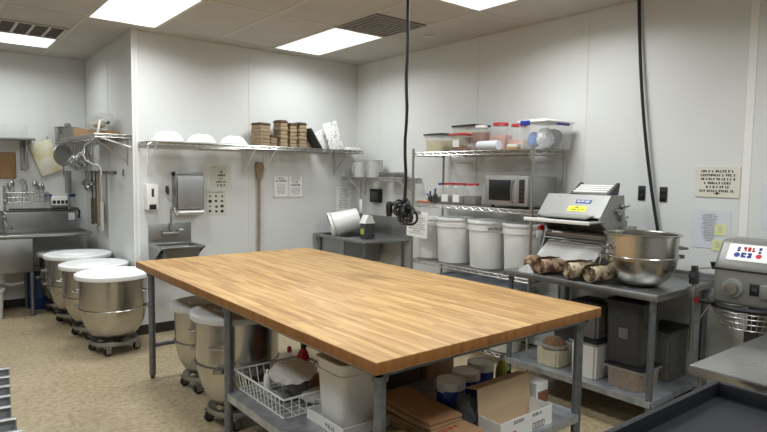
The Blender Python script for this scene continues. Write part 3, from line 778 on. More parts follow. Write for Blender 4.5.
def box_container(name, label, cat, loc, w, d, h, body, lid, fill=None, fillh=.6, rz=0., group=None, label_m=None, lidh=.016):
    """square tub: w along x, d along y, tapered open shell, lid, contents"""
    t = thing(name, label, cat, loc, rz, group)
    b = MB(); k = .94
    def rect(f, z): return [(-w/2*f, -d/2*f, z), (w/2*f, -d/2*f, z), (w/2*f, d/2*f, z), (-w/2*f, d/2*f, z)]
    A = [b.bm.verts.new(p) for p in rect(k, 0)]; B = [b.bm.verts.new(p) for p in rect(1, h)]
    b._face(A[::-1])
    for i in range(4): b._face((A[i], A[(i+1) % 4], B[(i+1) % 4], B[i]))
    es = [e for e in b.bm.edges if abs(e.verts[0].co.z-e.verts[1].co.z) > h*.5]
    bmesh.ops.bevel(b.bm, geom=es, offset=.02, segments=3, affect='EDGES')
    r = .006
    for q in ((-w/2-r, w/2+r, -d/2-r, -d/2+.002), (-w/2-r, w/2+r, d/2-.002, d/2+r), (-w/2-r, -w/2+.002, -d/2, d/2), (w/2-.002, w/2+r, -d/2, d/2)): b.box(*q, h-.02, h-.002)
    b.build('tub', body, t)
    if fill:
        f = MB(); fh = h*fillh; kk = k+(1-k)*fillh
        A = [f.bm.verts.new((p[0]*.975, p[1]*.975, .004)) for p in rect(k, 0)]; B = [f.bm.verts.new((p[0]*.975, p[1]*.975, fh)) for p in rect(kk, 0)]
        f._face(A[::-1]); f._face(B)
        for i in range(4): f._face((A[i], A[(i+1) % 4], B[(i+1) % 4], B[i]))
        es = [e for e in f.bm.edges if abs(e.verts[0].co.z-e.verts[1].co.z) > fh*.5]
        bmesh.ops.bevel(f.bm, geom=es, offset=.018, segments=3, affect='EDGES')
        f.build('contents', fill, t)
    if lid:
        MB().box(-w/2-.01, w/2+.01, -d/2-.01, d/2+.01, h-.003, h-.003+lidh, .005).box(-w/2*.8, w/2*.8, -d/2*.8, d/2*.8, h-.003+lidh, h+lidh+.002, .004).build('lid', lid, t)
    if label_m:
        MB().box(-w/2-.003, -w/2+.004, -d*.28, d*.2, h*.25, h*.7).build('label', label_m, t)
    return t
z = RZ[0]+.003
G = 'food containers on the top rack shelf'
box_container('food_container', 'square clear tub of cream meal with dark lid, leftmost on the top rack shelf', 'container', (4.06, 4.12, z), .24, .235, .165, 'clearwhite', 'darklid', 'creamfood', .66, 0, G)
box_container('food_container', 'taller clear tub with black lid standing behind the cream meal tub', 'container', (4.2, 3.86, z), .2, .30, .245, 'clearwhite', 'black', 'creamfood', .8, 0, G)
box_container('food_container', 'red-lidded tub with a white label beside the cream meal tub', 'container', (4.0, 3.795, z), .16, .155, .15, 'clearwhite', 'redlid', 'brownfood', .35, 0, G, 'paper')
def jar(label, loc, r, h, lid, body='clear', fill=None, fillh=.5, group=None, sq=4., lab=None, name='plastic_jar'):
    t = thing(name, label, 'jar', loc, .1, group)
    MB().lathe([(0, 0), (r*.9, 0), (r, .012), (r, h*.66), (r*.93, h*.78), (r*.68, h*.87), (r*.66, h*.93)], n=32, sq=sq).build('jar_body', body, t)
    if fill: MB().lathe([(0, .004), (r*.88, .004), (r*.95, .014), (r*.95, h*fillh), (0, h*fillh)], n=32, sq=sq).build('contents', fill, t)
    MB().lathe([(r*.7, h*.9), (r*.74, h*.9), (r*.74, h), (0, h)], n=28).build('lid', lid, t)
    if lab: MB().box(-r-.002, -r+.006, -r*.5, r*.5, h*.1, h*.45).build('label', lab, t)
    return t
jar('clear jug of brown sugar with white cap on the top rack shelf', (4.06, 3.605, z), .075, .235, 'white', 'clearwhite', 'brownfood', .72, G)
jar('large red-lidded clear jar, left of the smaller red-lidded one on the top rack shelf', (4.16, 3.46, z), .095, .255, 'redlid', 'clearwhite', 'pinkfood', .55, G)
jar('smaller red-lidded clear jar next to the big blue-latched bin', (4.18, 3.27, z), .09, .235, 'redlid', 'clearwhite', 'pinkfood', .4, G)
t = thing('bag_roll', 'roll of white plastic bags lying on the top rack shelf', 'roll', (3.955, 3.42, z+.042))
MB().tube((0, -.115, 0), (0, .115, 0), .042, 20).build('roll_body', 'bag' if False else 'papergrey', t)
MB().tube((0, .1145, 0), (0, .119, 0), .022, 14).blob((0, .17, -.006), .04, .07, .032, 3, .2, 16).build('loose_end', 'clearwhite', t)
t = thing('tan_booklet', 'flat tan booklets stacked beside the blue-latched bin', 'booklets', (4.1, 3.19, z))
MB().box(-.12, .12, -.06, .06, 0, .022, .002).build('booklet', 'card', t); MB().box(-.115, .11, -.058, .055, .022, .05, .002).build('booklet', 'offwhite', t)
# big clear bin with blue latches
t = thing('storage_bin', 'big clear storage bin with white lid and blue latches on the top rack shelf', 'bin', (4.10, 2.93, z))
w, d, h = .36, .27, .215
b = MB(); A = [b.bm.verts.new((sx*w/2*.92, sy*d/2*.92, .002)) for sx, sy in ((-1, -1), (1, -1), (1, 1), (-1, 1))]; B = [b.bm.verts.new((sx*w/2, sy*d/2, h)) for sx, sy in ((-1, -1), (1, -1), (1, 1), (-1, 1))]
b._face(A[::-1])
for i in range(4): b._face((A[i], A[(i+1) % 4], B[(i+1) % 4], B[i]))
b.build('bin_body', 'clear', t)
MB().box(-w/2-.012, w/2+.012, -d/2-.012, d/2+.012, h, h+.014, .005).box(-w/2+.02, w/2-.02, -d/2+.02, d/2-.02, h+.014, h+.024, .004).build('lid', 'white', t)
MB().box(-w/2-.02, -w/2-.008, .02, .11, h-.025, h+.016, .003).build('latch', 'blue', t)
MB().box(-.06, .11, -d/2-.02, -d/2-.008, h-.022, h-.002, .003).build('latch', 'purple', t)
MB().blob((-.09, .05, .075), .055, .05, .07, 5, .12, 16, -.068).build('packet', 'bluelight', t)
MB().blob((-.07, -.045, .09), .08, .06, .085, 6, .15, 16, -.083).build('packet', 'pack_mix', t)
MB().blob((.07, 0, .09), .08, .10, .085, 8, .12, 16, -.083).build('packet', 'greybag', t)
# second shelf
z = RZ[1]+.003; G = 'jars on the second rack shelf'
for i, (y, lab) in enumerate(((3.965, 'leftmost red-lidded jar beside the microwave shelf bottles'), (3.815, 'middle red-lidded jar on the microwave shelf'), (3.66, 'red-lidded jar nearest the microwave'))):
    jar(lab, (4.03, y, z), .073, .20, 'redlid', 'clear', 'greyfood', .36 if i < 2 else .42, G, 4., 'paper' if i < 2 else None)
jar('slim jar with purple lid at the left of the red-lidded jars', (4.06, 4.10, z), .05, .195, 'purple', 'clear', 'black', .3, G)
for x, y, h, m, lab in ((3.97, 4.17, .10, 'darkgrey', 'small dark bottle standing left of the purple-lidded jar'), (4.0, 4.24, .075, 'clearwhite', 'tiny clear bottle at the left of the microwave shelf'), (3.96, 4.09, .13, 'darkgrey', 'dark pump bottle in front of the purple-lidded jar')):
    t = thing('small_bottle', lab, 'bottle', (x, y, z), group='small bottles on the microwave shelf')
    MB().lathe([(0, 0), (.022, 0), (.024, .01), (.024, h*.6), (.01, h*.75), (.008, h), (0, h)], n=18).build('bottle_body', m, t)
    MB().tube((0, 0, h*.93), (0, 0, h+.012), .011, 10).build('cap', 'blue', t)
t = thing('orange_scraper', 'orange-handled scraper lying at the left end of the microwave shelf', 'scraper', (3.93, 4.22, z))
MB().box(-.012, .012, -.09, .09, 0, .016, .004).build('handle', 'orange', t); MB().box(-.025, .025, .09, .17, .005, .009).build('blade', 'steel', t)
# microwave
t = thing('microwave', 'stainless microwave with black door window on the chrome rack', 'microwave', (4.085, 3.165, z+.02))
w, d, h = .40, .455, .255
MB().box(-w/2+.03, w/2, -d/2, d/2, 0, h, .004).build('case', 'steel_satin', t)
o = MB().box(-w/2+.006, -w/2+.03, -d/2+.11, d/2, .004, h, .005).build('door', 'steel_satin', t)
MB().box(-w/2+.002, -w/2+.007, -d/2+.175, d/2-.045, .045, h-.035, .002).build('door_window', 'glass', o)
MB().path([(-w/2+.008, -d/2+.142, .03), (-w/2-.022, -d/2+.142, .045), (-w/2-.03, -d/2+.142, h/2), (-w/2-.022, -d/2+.142, h-.045), (-w/2+.008, -d/2+.142, h-.03)], .009, 10).build('handle', 'steel', o)
o = MB().box(-w/2+.006, -w/2+.03, -d/2, -d/2+.108, .004, h, .005).build('control_panel', 'steel_satin', t)
MB().box(-w/2+.003, -w/2+.007, -d/2+.03, -d/2+.088, .03, h-.03, .002).build('keypad', 'black', o)
b = MB()
for r in range(4):
    for c in range(3): b.box(-w/2+.001, -w/2+.003, -d/2+.038+c*.016, -d/2+.044+c*.016, .05+r*.035, .056+r*.035)
b.build('button', 'redink', o)
f = MB()
for x in (-.14, .15):
    for y in (-.18, .18): f.tube((x, y, -.02), (x, y, 0), .016, 10)
f.build('foot', 'black', t)
# third shelf: white round tubs
z = RZ[2]+.003
def ing_tub(y, label, r=.176, h=.42, x=4.085, txt=None):
    t = thing('ingredient_tub', label, 'tub', (x, y, z), group='white tubs on the chrome rack')
    b = MB().lathe([(0, 0), (r*.86, 0), (r*.89, .01), (r*.97, h*.80), (r*.97, h*.815), (r*1.03, h*.82), (r*1.03, h*.90), (r, h*.91), (r, h)], n=44)
    b.build('tub_body', 'white', t)
    MB().lathe([(r*1.0, h-.012), (r*1.08, h-.012), (r*1.08, h+.006), (r*1.03, h+.012), (r*.92, h+.012), (r*.88, h+.006), (0, h+.006)], n=44).build('lid', 'whitelid', t)
    for s_ in (1, -1): MB().box(-.03, .03, s_*r*1.02-.01, s_*r*1.02+.01, h*.76, h*.9, .006).build('handle', 'white', t)
    if txt:
        ca = math.radians(243)
        mx = Matrix.Rotation(ca-PI, 4, 'Z') @ Matrix.Translation((-r*1.045, 0, h*.835)) @ MX_R
        lettering(txt, .05, 'ink', t, mx)
    return t
ing_tub(4.285, 'leftmost white ingredient tub on the rack, half behind the clipboard', .14, .40, 4.10)
ing_tub(3.935, 'second white ingredient tub from the left on the rack')
ing_tub(3.515, 'white ingredient tub with black handwriting on its rim', txt='WWrw')
ing_tub(3.125, 'white ingredient tub at the right end of the rack next to the dough sheeter', .165)
# grey pans on the fourth shelf
z = RZ[3]+.003
for k in range(4):
    t = thing('sheet_pan', ['bottom grey sheet pan of the stack under the white tubs', 'second grey sheet pan from the bottom of the stack under the white tubs', 'third grey sheet pan from the bottom of the stack under the white tubs', 'top grey sheet pan of the stack under the white tubs'][k], 'sheet pan', (4.06+.006*k, 3.62, z+.024*k), group='grey sheet pans on the rack')
    a, b_ = .215, .50
    p = MB().box(-a, a, -b_, b_, 0, .004)
    for q in ((-a, a, -b_, -b_+.006), (-a, a, b_-.006, b_), (-a, -a+.006, -b_, b_), (a-.006, a, -b_, b_)): p.box(*q, .004, .022)
    p.build('pan', 'greyplastic', t)
z = RZ[4]+.003
t = thing('storage_pail', 'white pail with black lid on the bottom shelf of the chrome rack', 'pail', (4.04, 3.25, z))
MB().lathe([(0, 0), (.14, 0), (.155, .16), (.155, .165), (0, .165)], n=32).build('pail_body', 'offwhite', t)
MB().lathe([(.16, .15), (.165, .15), (.165, .19), (.15, .195), (0, .195)], n=32).build('lid', 'black', t)
t = thing('storage_pail', 'white covered pail beside the black-lidded pail on the bottom shelf of the rack', 'pail', (4.08, 3.65, z))
MB().lathe([(0, 0), (.14, 0), (.155, .22), (.165, .22), (.165, .25), (0, .255)], n=32).build('pail_body', 'offwhite', t)
# clipboard hanging from the rack
t = thing('clipboard', 'white paper on a clipboard hanging from the left end of the rack', 'clipboard', (3.845, 4.22, 1.025), rot=(R(2), 0, 0))
MB().box(-.004, 0, -.148, .148, .004, .255, .002).build('board', 'white', t)
MB().box(-.006, -.0042, -.15, .15, .002, .235).build('sheet', 'paper', t)
strokes(MB(), [.8, .9, .6, .9, .8, .9, .5, .8], -.13, .13, .2, .022, .01, 31, Matrix.Translation((-.0062, 0, 0)) @ MX_R).build('print', 'greyink', t)
MB().box(-.016, 0, -.05, .05, .235, .262, .003).path([(-.003, 0, .25), (.0, 0, .29), (.02, 0, .325), (.03, 0, .29)], .003, 6).build('clip', 'chrome', t)

# ================================================================== PREP TABLE
PX0, PX1, PY0, PY1, PZ = 3.50, XR-.02, 1.655, 2.85, .925
t = thing('prep_table', 'stainless prep table with undershelf against the right wall', 'table', ((PX0+PX1)/2, (PY0+PY1)/2, 0))
ox, oy = t.location.x, t.location.y
p = MB().box(PX0-ox, PX1-ox, PY0-oy, PY1-oy, PZ-.045, PZ, .006); p.build('tabletop', 'steel_dull', t)
MB().box(PX1-.025-ox, PX1-ox, PY0-oy, PY1-oy, PZ, PZ+.05, .004).build('backsplash', 'steel_dull', t)
for x in (PX0+.045, PX1-.045):
    for y in (PY0+.045, PY1-.045):
        l = MB().tube((x-ox, y-oy, .03), (x-ox, y-oy, PZ-.045), .0205, 14).lathe([(0, 0), (.013, 0), (.02, .03), (0, .03)], (x-ox, y-oy, 0), 12)
        l.build('leg', 'galv', t)
UZ = .238
s = MB().box(PX0+.02-ox, PX1-.02-ox, PY0+.02-oy, PY1-.02-oy, UZ-.004, UZ)
s.box(PX0+.02-ox, PX0+.024-ox, PY0+.02-oy, PY1-.02-oy, UZ-.04, UZ-.004).box(PX1-.024-ox, PX1-.02-ox, PY0+.02-oy, PY1-.02-oy, UZ-.04, UZ-.004)
s.box(PX0+.02-ox, PX1-.02-ox, PY0+.02-oy, PY0+.024-oy, UZ-.04, UZ-.004).box(PX0+.02-ox, PX1-.02-ox, PY1-.024-oy, PY1-.02-oy, UZ-.04, UZ-.004)
s.build('undershelf', 'galv_shelf', t)
# can opener clamped on the right end
t = thing('can_opener', 'grey bench can opener with crank handle clamped to the prep table end', 'can opener', (3.93, PY0-.005, PZ))
MB().box(-.03, .03, -.045, .005, -.06, .012, .004).build('clamp', 'steel_dull', t)
MB().box(-.013, .013, -.036, -.014, -.42, .06, .003).build('shaft', 'steel_dull', t)
MB().box(-.025, .025, -.05, -.0, .03, .115, .006).box(-.06, -.02, -.045, -.01, .075, .105, .006).box(-.018, .018, -.045, -.008, .115, .15, .006).build('head', 'darkgrey', t)
MB().tube((0, -.04, .135), (.03, -.13, .15), .006, 8).build('crank', 'steel', t)
MB().tube((.03, -.13, .14), (.03, -.13, .185), .012, 10, .024).build('crank_knob', 'black', t)
MB().lathe([(0, -.022), (.01, -.02), (.013, 0), (.01, .02), (0, .022)], (0, -.045, -.07), 14).build('clamp_knob', 'red', t)
# open mixing bowl on the table
bt = mixing_bowl((3.75, 1.895, PZ+.0005), .228, .35, 'open steel mixing bowl standing on the prep table', rz=2.46, lid=None, band=.57)
# dough sheeter
t = thing('dough_sheeter', 'stainless two-roller dough sheeter with blue badge on the prep table', 'dough sheeter', (3.95, 2.445, PZ+.0005))
W = .25
side = [(-.22, .0), (.14, .0), (.14, .40), (.11, .40), (.08, .585), (-.10, .585), (-.235, .43), (-.235, .405), (-.12, .33), (-.16, .20), (-.22, .1)]
for s_ in (-1, 1):
    y0, y1 = sorted((s_*W, s_*(W+.012)))
    MB().prism(side, 'x' if False else 'y', y0, y1).build('side_panel', 'steel_satin', t)
MB().prism([(-.10, .584), (-.235, .43), (-.235, .424), (-.094, .578)], 'y', -W, W).prism([(-.10, .578), (.08, .578), (.08, .584), (-.10, .584)], 'y', -W, W).build('hood', 'steel_satin', t)
MB().box(.07, .10, -W, W, .02, .58).box(.10, .14, -W, W, .0, .40).build('back_housing', 'steel_satin', t)
MB().box(.02, .15, -W-.085, -W-.012, .02, .36, .006).build('drive_cover', 'steel_satin', t)
o = MB().prism([(-.40, .392), (-.18, .40), (-.10, .43), (-.10, .435), (-.18, .407), (-.40, .40)], 'y', -W-.03, W-.0).build('infeed_tray', 'steel_satin', t)
MB().box(-.415, -.398, -W-.035, W+.005, .386, .412, .005).build('tray_lip', 'white', o)
MB().prism([(-.33, .42), (-.17, .445), (-.17, .45), (-.33, .43)], 'y', -W+.04, W-.08).build('upper_tray', 'steel_satin', t)
MB().tube((-.11, -W, .285), (-.11, W, .285), .032, 20).build('roller', 'steel', t)
MB().tube((-.09, -W, .215), (-.09, W, .215), .032, 20).build('roller', 'steel', t)
MB().tube((-.16, -W, .25), (-.16, W, .25), .008, 8).build('guard_rod', 'steel_dull', t)
MB().prism([(-.265, .10), (-.13, .205), (-.13, .212), (-.265, .109)], 'y', -W+.01, W-.01).build('outfeed_chute', 'white', t)
MB().box(-.12, .10, -W, W, .0, .03).box(-.06, .1, -W, W, .03, .18).build('base_pan', 'steel_dull', t)
# feed chute on top
ch = MB().prism([(-.05, .59), (.09, .655), (.09, .66), (-.05, .596)], 'y', -.20, .085)
ch.build('feed_chute', 'steel_dull', t)
for k in range(4):
    f = .1+.22*k; MB().tube((-.05+.14*f, -.195, .60+.065*f), (-.05+.14*f, .08, .60+.065*f), .009, 10).build('chute_roller', 'white', t)
for y in (-.217, .085): MB().prism([(-.06, .585), (.08, .585), (.10, .67), (.08, .675)], 'y', y, y+.017).build('chute_side', 'darkgrey', t)
for (x, z_) in ((-.03, .47), (.03, .50), (.02, .42), (-.04, .30), (-.06, .22)): MB().tube((x, -W-.012, z_), (x, -W-.045, z_), .022, 14).tube((x, -W-.045, z_), (x+.02, -W-.075, z_+.015), .007, 8).build('adjusting_knob', 'steel', t)
MB().box(-.19, -.165, W-.005, W+.02, .30, .345, .004).tube((-.22, W+.005, .322), (-.19, W+.005, .322), .016, 14).build('stop_button', 'red', t)
# badges lie on the sloped hood: slope from (-.235,.43) to (-.10,.584)
sl = math.atan2(.154, .135)
def hood_mx(y, f):
    ex = Vector((0, -1, 0)); ey = Vector((.135, 0, .154)).normalized(); ez = ex.cross(ey)
    m = Matrix((ex, ey, ez)).transposed().to_4x4(); p_ = Vector((-.235, 0, .43))+Vector((.135, 0, .154))*f+Vector((0, y, 0))+ez*.0006
    return Matrix.Translation(p_) @ m
mm = hood_mx(-.075, .68)
o = MB().box(-.062, .062, -.016, .016, 0, .002, mtx=mm).build('badge', 'badge_blue', t)
strokes(MB(), [1.], -.05, .05, .008, .02, .015, 41, mm @ Matrix.Translation((0, 0, .0021)), .2).build('lettering', 'white', o)
mm = hood_mx(-.05, .34)
o = MB().box(-.075, .075, -.024, .024, 0, .0015, mtx=mm).build('warning_label', 'yellow', t)
strokes(MB(), [.3, .9], -.065, .065, .018, .02, .011, 42, mm @ Matrix.Translation((0, 0, .0016)), .2).build('print', 'ink', o)
# rolled proofing cloths
def cloth_roll(loc, rz, Lr, r, m, label, flap=True):
    t = thing('cloth_roll', label, 'rolled cloth', loc, rz, 'rolled cloths in front of the dough sheeter')
    q = random.Random(int(loc[1]*100)); b = MB(); sp = []; turns = 3.2
    n = 70
    rad = [r*(.16+.84*k/n) for k in range(n+1)]
    rows = []
    nl = 10
    for j in range(nl+1):
        y = -Lr/2+Lr*j/nl
        row = []
        for k in range(n+1):
            a = 2*PI*turns*k/n
            rr = rad[k]*(1+.05*math.sin(y*40+a)+.03*math.sin(y*70+2*a))
            row.append(b.bm.verts.new((rr*math.cos(a), y, r*1.0+rr*math.sin(a)*.98)))
        rows.append(row)
    for j in range(nl):
        for k in range(n): b._face((rows[j][k], rows[j][k+1], rows[j+1][k+1], rows[j+1][k]))
    b.build('roll', m, t, angle=80)
    return t
cloth_roll((3.61, 2.50, PZ+.004), 1.2, .18, .064, 'canvas_roll_dark', 'brown mottled rolled cloth at the left, next to the white cloth flap')
cloth_roll((3.60, 2.245, PZ+.004), 1.1, .21, .068, 'canvas_roll', 'cream and brown rolled cloth, left roll of the pair by the bowl')
cloth_roll((3.59, 2.105, PZ+.004), 1.35, .17, .064, 'canvas_roll', 'cream rolled cloth next to the open mixing bowl')
t = thing('folded_cloth', 'pale brown loosely folded cloth left of the rolled cloths', 'cloth', (3.62, 2.655, PZ+.001))
MB().blob((.0, 0, .055), .075, .085, .07, 4, .2, 28, -.054).build('cloth_fold', 'canvas_roll_dark', t)
MB().prism([(2.62-2.67, .0), (2.74-2.67, .0), (2.72-2.67, .03), (2.66-2.67, .06)], 'x', -.10, -.06).build('white_flap', 'cloth', t)
# under the prep table
G = 'tubs under the prep table'
box_container('food_container', 'clear tub of pale flour with brown crumbs on top under the prep table', 'container', (3.69, 2.50, UZ+.001), .2, .2, .165, 'clearwhite', None, 'creamfood', .72, 0, G)
t = thing('brown_crumbs', 'heap of brown crumb topping in the open pale flour tub', 'crumbs', (3.69, 2.50, UZ+.12)); MB().blob((0, 0, .015), .094, .094, .075, 9, .05, 24, -.008).build('heap', 'oats', t); t['kind'] = 'stuff'
box_container('food_container', 'clear tub of white flour with dark lid under the prep table', 'container', (3.69, 2.20, UZ+.001), .2, .205, .26, 'clearwhite', 'black', 'flour', .9, 0, G)
box_container('food_container', 'tub of reddish brown sugar stacked on the white flour tub', 'container', (3.72, 2.215, UZ+.282), .19, .20, .24, 'smoke', 'black', 'brownfood', .9, 0, G)
box_container('food_container', 'low tub of tan grain with dark lid below the big dark tub', 'container', (3.73, 1.905, UZ+.001), .26, .25, .15, 'clearwhite', 'black', 'oats', .88, 0, G, lidh=.012)
d_ = box_container('food_container', 'big dark smoky tub stacked on the low tan grain tub', 'container', (3.74, 1.925, UZ+.168), .25, .25, .41, 'smokedark', 'black', 'greyfood', .6, 0, G)
MB().box(-.127, -.122, -.035, .03, .17, .24).build('label', mat('faded_grey_label', (92, 90, 86), .7), d_)
box_container('food_container', 'tall dark-lidded smoky tub with seeds at the bottom by the rear leg', 'container', (4.1, 1.865, UZ+.001), .30, .19, .35, 'smoke', 'black', 'oats', .16, 0, G)
box_container('food_container', 'dark smoky tub at the back of the prep table shelf', 'container', (4.1, 2.55, UZ+.001), .30, .30, .32, 'smokedark', 'black', 'greyfood', .6, 0, G)
box_container('food_container', 'dark covered tub behind the flour tubs under the prep table', 'container', (4.1, 2.2, UZ+.001), .30, .26, .32, 'smokedark', 'black', 'greyfood', .6, 0, G)

# ================================================================== MIXER
t = thing('planetary_mixer', 'grey floor mixer with white badge and wire bowl guard by the right wall', 'mixer', (3.98, 1.29, 0))
b = MB(); b.prism([(-.16, .88), (.17, .88), (.17, 1.27), (-.055, 1.27), (-.16, 1.125)], 'y', -.18, .18)
bmesh.ops.bevel(b.bm, geom=list(b.bm.edges), offset=.028, segments=4, affect='EDGES', profile=.5)
b.build('head', 'greypaint', t)
MB().box(.04, .19, -.14, .04, .10, .92, .03).build('column', 'greypaint', t)
MB().box(-.36, .22, -.28, .28, .0, .10, .03).build('base', 'greypaint', t)
MB().box(-.165, .174, -.185, .185, 1.088, 1.10, .004).build('seam_band', 'black', t)
MB().lathe([(.20, .862), (.235, .862), (.24, .875), (.235, .888), (.20, .888), (.20, .862)], (-.02, 0, 0), 48).build('guard_collar', 'black', t)
g = MB()
for k in range(40):
    a = 2*PI*k/40
    if math.cos(a) > .5: continue
    g.tube((-.02+.225*math.cos(a), .225*math.sin(a), .862), (-.02+.165*math.cos(a), .165*math.sin(a), .745), .0028, 5)
for rr, zz in ((.222, .85), (.205, .82), (.185, .785), (.166, .745)): g.ring((-.02, 0, zz), rr, .004, 6, 40)
g.build('bowl_guard', 'chrome', t)
MB().tube((-.02, 0, .60), (-.02, 0, .90), .022, 14).box(-.05, .01, -.03, .03, .60, .72, .006).build('agitator_shaft', 'darkgrey', t)
y = .065
o = MB().lathe([(0, 0), (.058, 0), (.055, .02), (.0, .02)], n=32, mtx=Matrix.Translation((-.158, y, .985)) @ Matrix.Rotation(-PI/2, 4, 'Y')).build('dial_plate', 'steel_satin', t)
MB().lathe([(0, .02), (.04, .02), (.036, .05), (0, .052)], n=32, mtx=Matrix.Translation((-.158, y, .985)) @ Matrix.Rotation(-PI/2, 4, 'Y')).build('dial_knob', 'steel', o)
o = MB().box(-.166, -.158, -.075, -.025, .955, 1.025, .003).build('switch_plate', 'black', t)
MB().box(-.170, -.166, -.065, -.04, .985, 1.0).build('switch', 'darkgrey', o)
MB().box(-.19, -.155, -.15, -.085, .945, 1.03, .008).build('hub_cover', 'greypaint', t)
# white badge with red and blue marks on the sloped upper face
ex = Vector((0, -1, 0)); ey = Vector((.105, 0, .145)).normalized(); ez = ex.cross(ey)
mm = Matrix.Translation(Vector((-.1075, .0, 1.1975))) @ Matrix((ex, ey, ez)).transposed().to_4x4()
o = MB().box(-.122, .122, -.058, .058, -.01, .003, .002, mtx=mm).build('badge', 'whitelid', t)
m2 = mm @ Matrix.Translation((-.005, 0, .0031))
strokes(MB(), [1.], -.035, .035, .04, .02, .03, 51, m2, .24).build('red_print', 'mark_red', o)
strokes(MB(), [1.], -.04, .03, .0, .02, .034, 52, m2, .3).build('blue_print', 'mark_blue', o)
for (x, y) in ((-.06, .026), (.055, .03)): MB().box(x-.008, x+.008, y-.008, y+.012, 0, .0006, mtx=m2).build('small_mark', 'mark_blue', o)
MB().box(.048, .062, .002, .016, 0, .0006, mtx=m2).box(-.068, -.05, .006, .016, 0, .0006, mtx=m2).build('small_mark', 'ink', o)
MB().lathe([(0, 0), (.017, 0), (.017, .0005), (0, .0005)], n=16, mtx=m2 @ Matrix.Translation((-.062, -.018, 0))).build('blue_dot', 'mark_blue', o)
MB().lathe([(0, 0), (.016, 0), (.016, .0005), (0, .0005)], n=16, mtx=m2 @ Matrix.Translation((.055, -.018, 0))).build('red_dot', 'mark_red', o)
# guard lever rod
MB().tube((-.20, .17, .87), (-.23, .24, .74), .006, 8).build('guard_lever', 'steel', t)
MB().cbox((-.215, .19, .885), (.03, .08, .022), .006).build('guard_handle', 'black', t)

# ================================================================== STEEL TABLE AND CART AT THE LOWER RIGHT
t = thing('steel_table', 'bright stainless table at the right edge in front of the mixer', 'table', (3.05, .70, 0), rz=R(-1.5))
w, d = 1.04, .68
MB().box(-w/2, w/2, -d/2, d/2, .805, .85, .006).build('tabletop', 'steel', t)
for x in (-w/2+.04, w/2-.04):
    for y in (-d/2+.04, d/2-.04): MB().tube((x, y, 0), (x, y, .805), .02, 14).build('leg', 'galv', t)
MB().box(-w/2+.02, w/2-.02, -d/2+.02, d/2-.02, .25, .28, .004).build('undershelf', 'galv_shelf', t)
t = thing('utility_cart', 'dark navy cart top with raised rim in the lower right corner', 'cart', (1.915, .645, 0), rz=R(-1.5))
w, d, zt = 1.02, .55, .85
b = MB().box(-w/2+.005, w/2-.005, -d/2+.005, d/2-.005, zt-.062, zt-.055)
for q in ((-w/2, w/2, -d/2, -d/2+.022), (-w/2, w/2, d/2-.022, d/2), (-w/2, -w/2+.022, -d/2+.022, d/2-.022), (w/2-.022, w/2, -d/2+.022, d/2-.022)): b.box(*q, zt-.07, zt, .005)
b.build('tray', 'navy', t)
for x in (-w/2+.05, w/2-.05):
    for y in (-d/2+.05, d/2-.05):
        lo = MB().box(x-.025, x+.025, y-.025, y+.025, .12, zt-.07, .008).build('post', 'black', t)
        MB().tube((x, y-.015, .05), (x, y+.015, .05), .05, 16).build('wheel', 'rubber', lo)
MB().box(-w/2, w/2, -d/2, d/2, .12, .18, .01).build('lower_tray', 'navy', t)

# ================================================================== STANDING SHEET PANS AT LOWER LEFT
RA = R(-5.5)
def rackpt(u, v, z): return (.08+u*math.cos(RA)-v*math.sin(RA), 3.16+u*math.sin(RA)+v*math.cos(RA), z)
t = thing('pan_rack', 'low grey rack at the lower left corner holding pans on edge', 'rack', rackpt(0, 0, 0), rz=RA)
b = MB()
for x in (-.2, .2):
    b.box(x-.012, x+.012, -.56, .56, .118, .142, .003)
    for y in (-.54, .54): b.tube((x, y, .0), (x, y, .12), .014, 10)
b.box(-.2, .2, -.56, -.536, .118, .142).box(-.2, .2, .536, .56, .118, .142)
b.build('rack_frame', 'panlip', t)
PAN = ['farthest upright grey pan in the lower left rack', 'second farthest upright grey pan in the lower left rack', 'third farthest upright grey pan in the lower left rack',
       'fourth farthest upright grey pan in the lower left rack', 'fifth upright grey pan, just before the wider near ones in the lower left rack', 'second nearest upright grey pan in the lower left rack',
       'nearest upright grey pan in the lower left rack']
first = None
for k in range(7):
    loc = rackpt((0, 0, 0, 0, 0, .016, .034)[k], .44-.148*k-(0 if k < 5 else .01), .1425)
    if first is None:
        first = thing('standing_pan', PAN[0], 'sheet pan', loc, rot=(0, 0, RA), group='pans on edge in the lower left rack')
        p = MB().box(-.23, .23, -.002, .002, .004, .45)
        p.build('pan', 'panface', first)
        MB().box(-.235, .235, -.026, .004, .446, .452, .002).box(-.235, -.229, -.026, .004, .0, .446).box(.229, .235, -.026, .004, .0, .446).box(-.235, .235, -.026, .004, 0, .006).build('rim', 'panlip', first)
    else: dup(first, loc, label=PAN[k])

# ================================================================== WASH SINKS ON THE FAR WALL
t = thing('wash_sink', 'stainless wash sink with long drainboard on the far wall', 'sink', (.6, YF, 0))
oy = YF; ox = .6
b = MB().box(-1.6-ox, 1.60-ox, 7.40-oy, 7.46-oy, .885, .925, .012).box(-1.6-ox, 1.60-ox, 7.46-oy, 7.98-oy, .885, .90).box(1.57-ox, 1.60-ox, 7.46-oy, 7.98-oy, .9, .925, .006)
b.build('drainboard', 'steel', t)
MB().box(-1.6-ox, 1.56-ox, 7.965-oy, 7.98-oy, .90, 1.155, .003).box(-1.6-ox, 1.56-ox, 7.965-oy, 8.03-oy, 1.14, 1.155).build('backsplash', 'steel_dull', t)
for (xa, xb) in ((.42, 1.0), (-.25, .36)):
    MB().box(xa-ox, xb-ox, 7.42-oy, 7.97-oy, .50, .885, .015).build('basin', 'steel_dull', t)
for x in (.985, -.2):
    for y in (7.46, 7.92):
        MB().tube((x-ox, y-oy, 0), (x-ox, y-oy, .52), .02, 12).build('leg', 'galv', t)
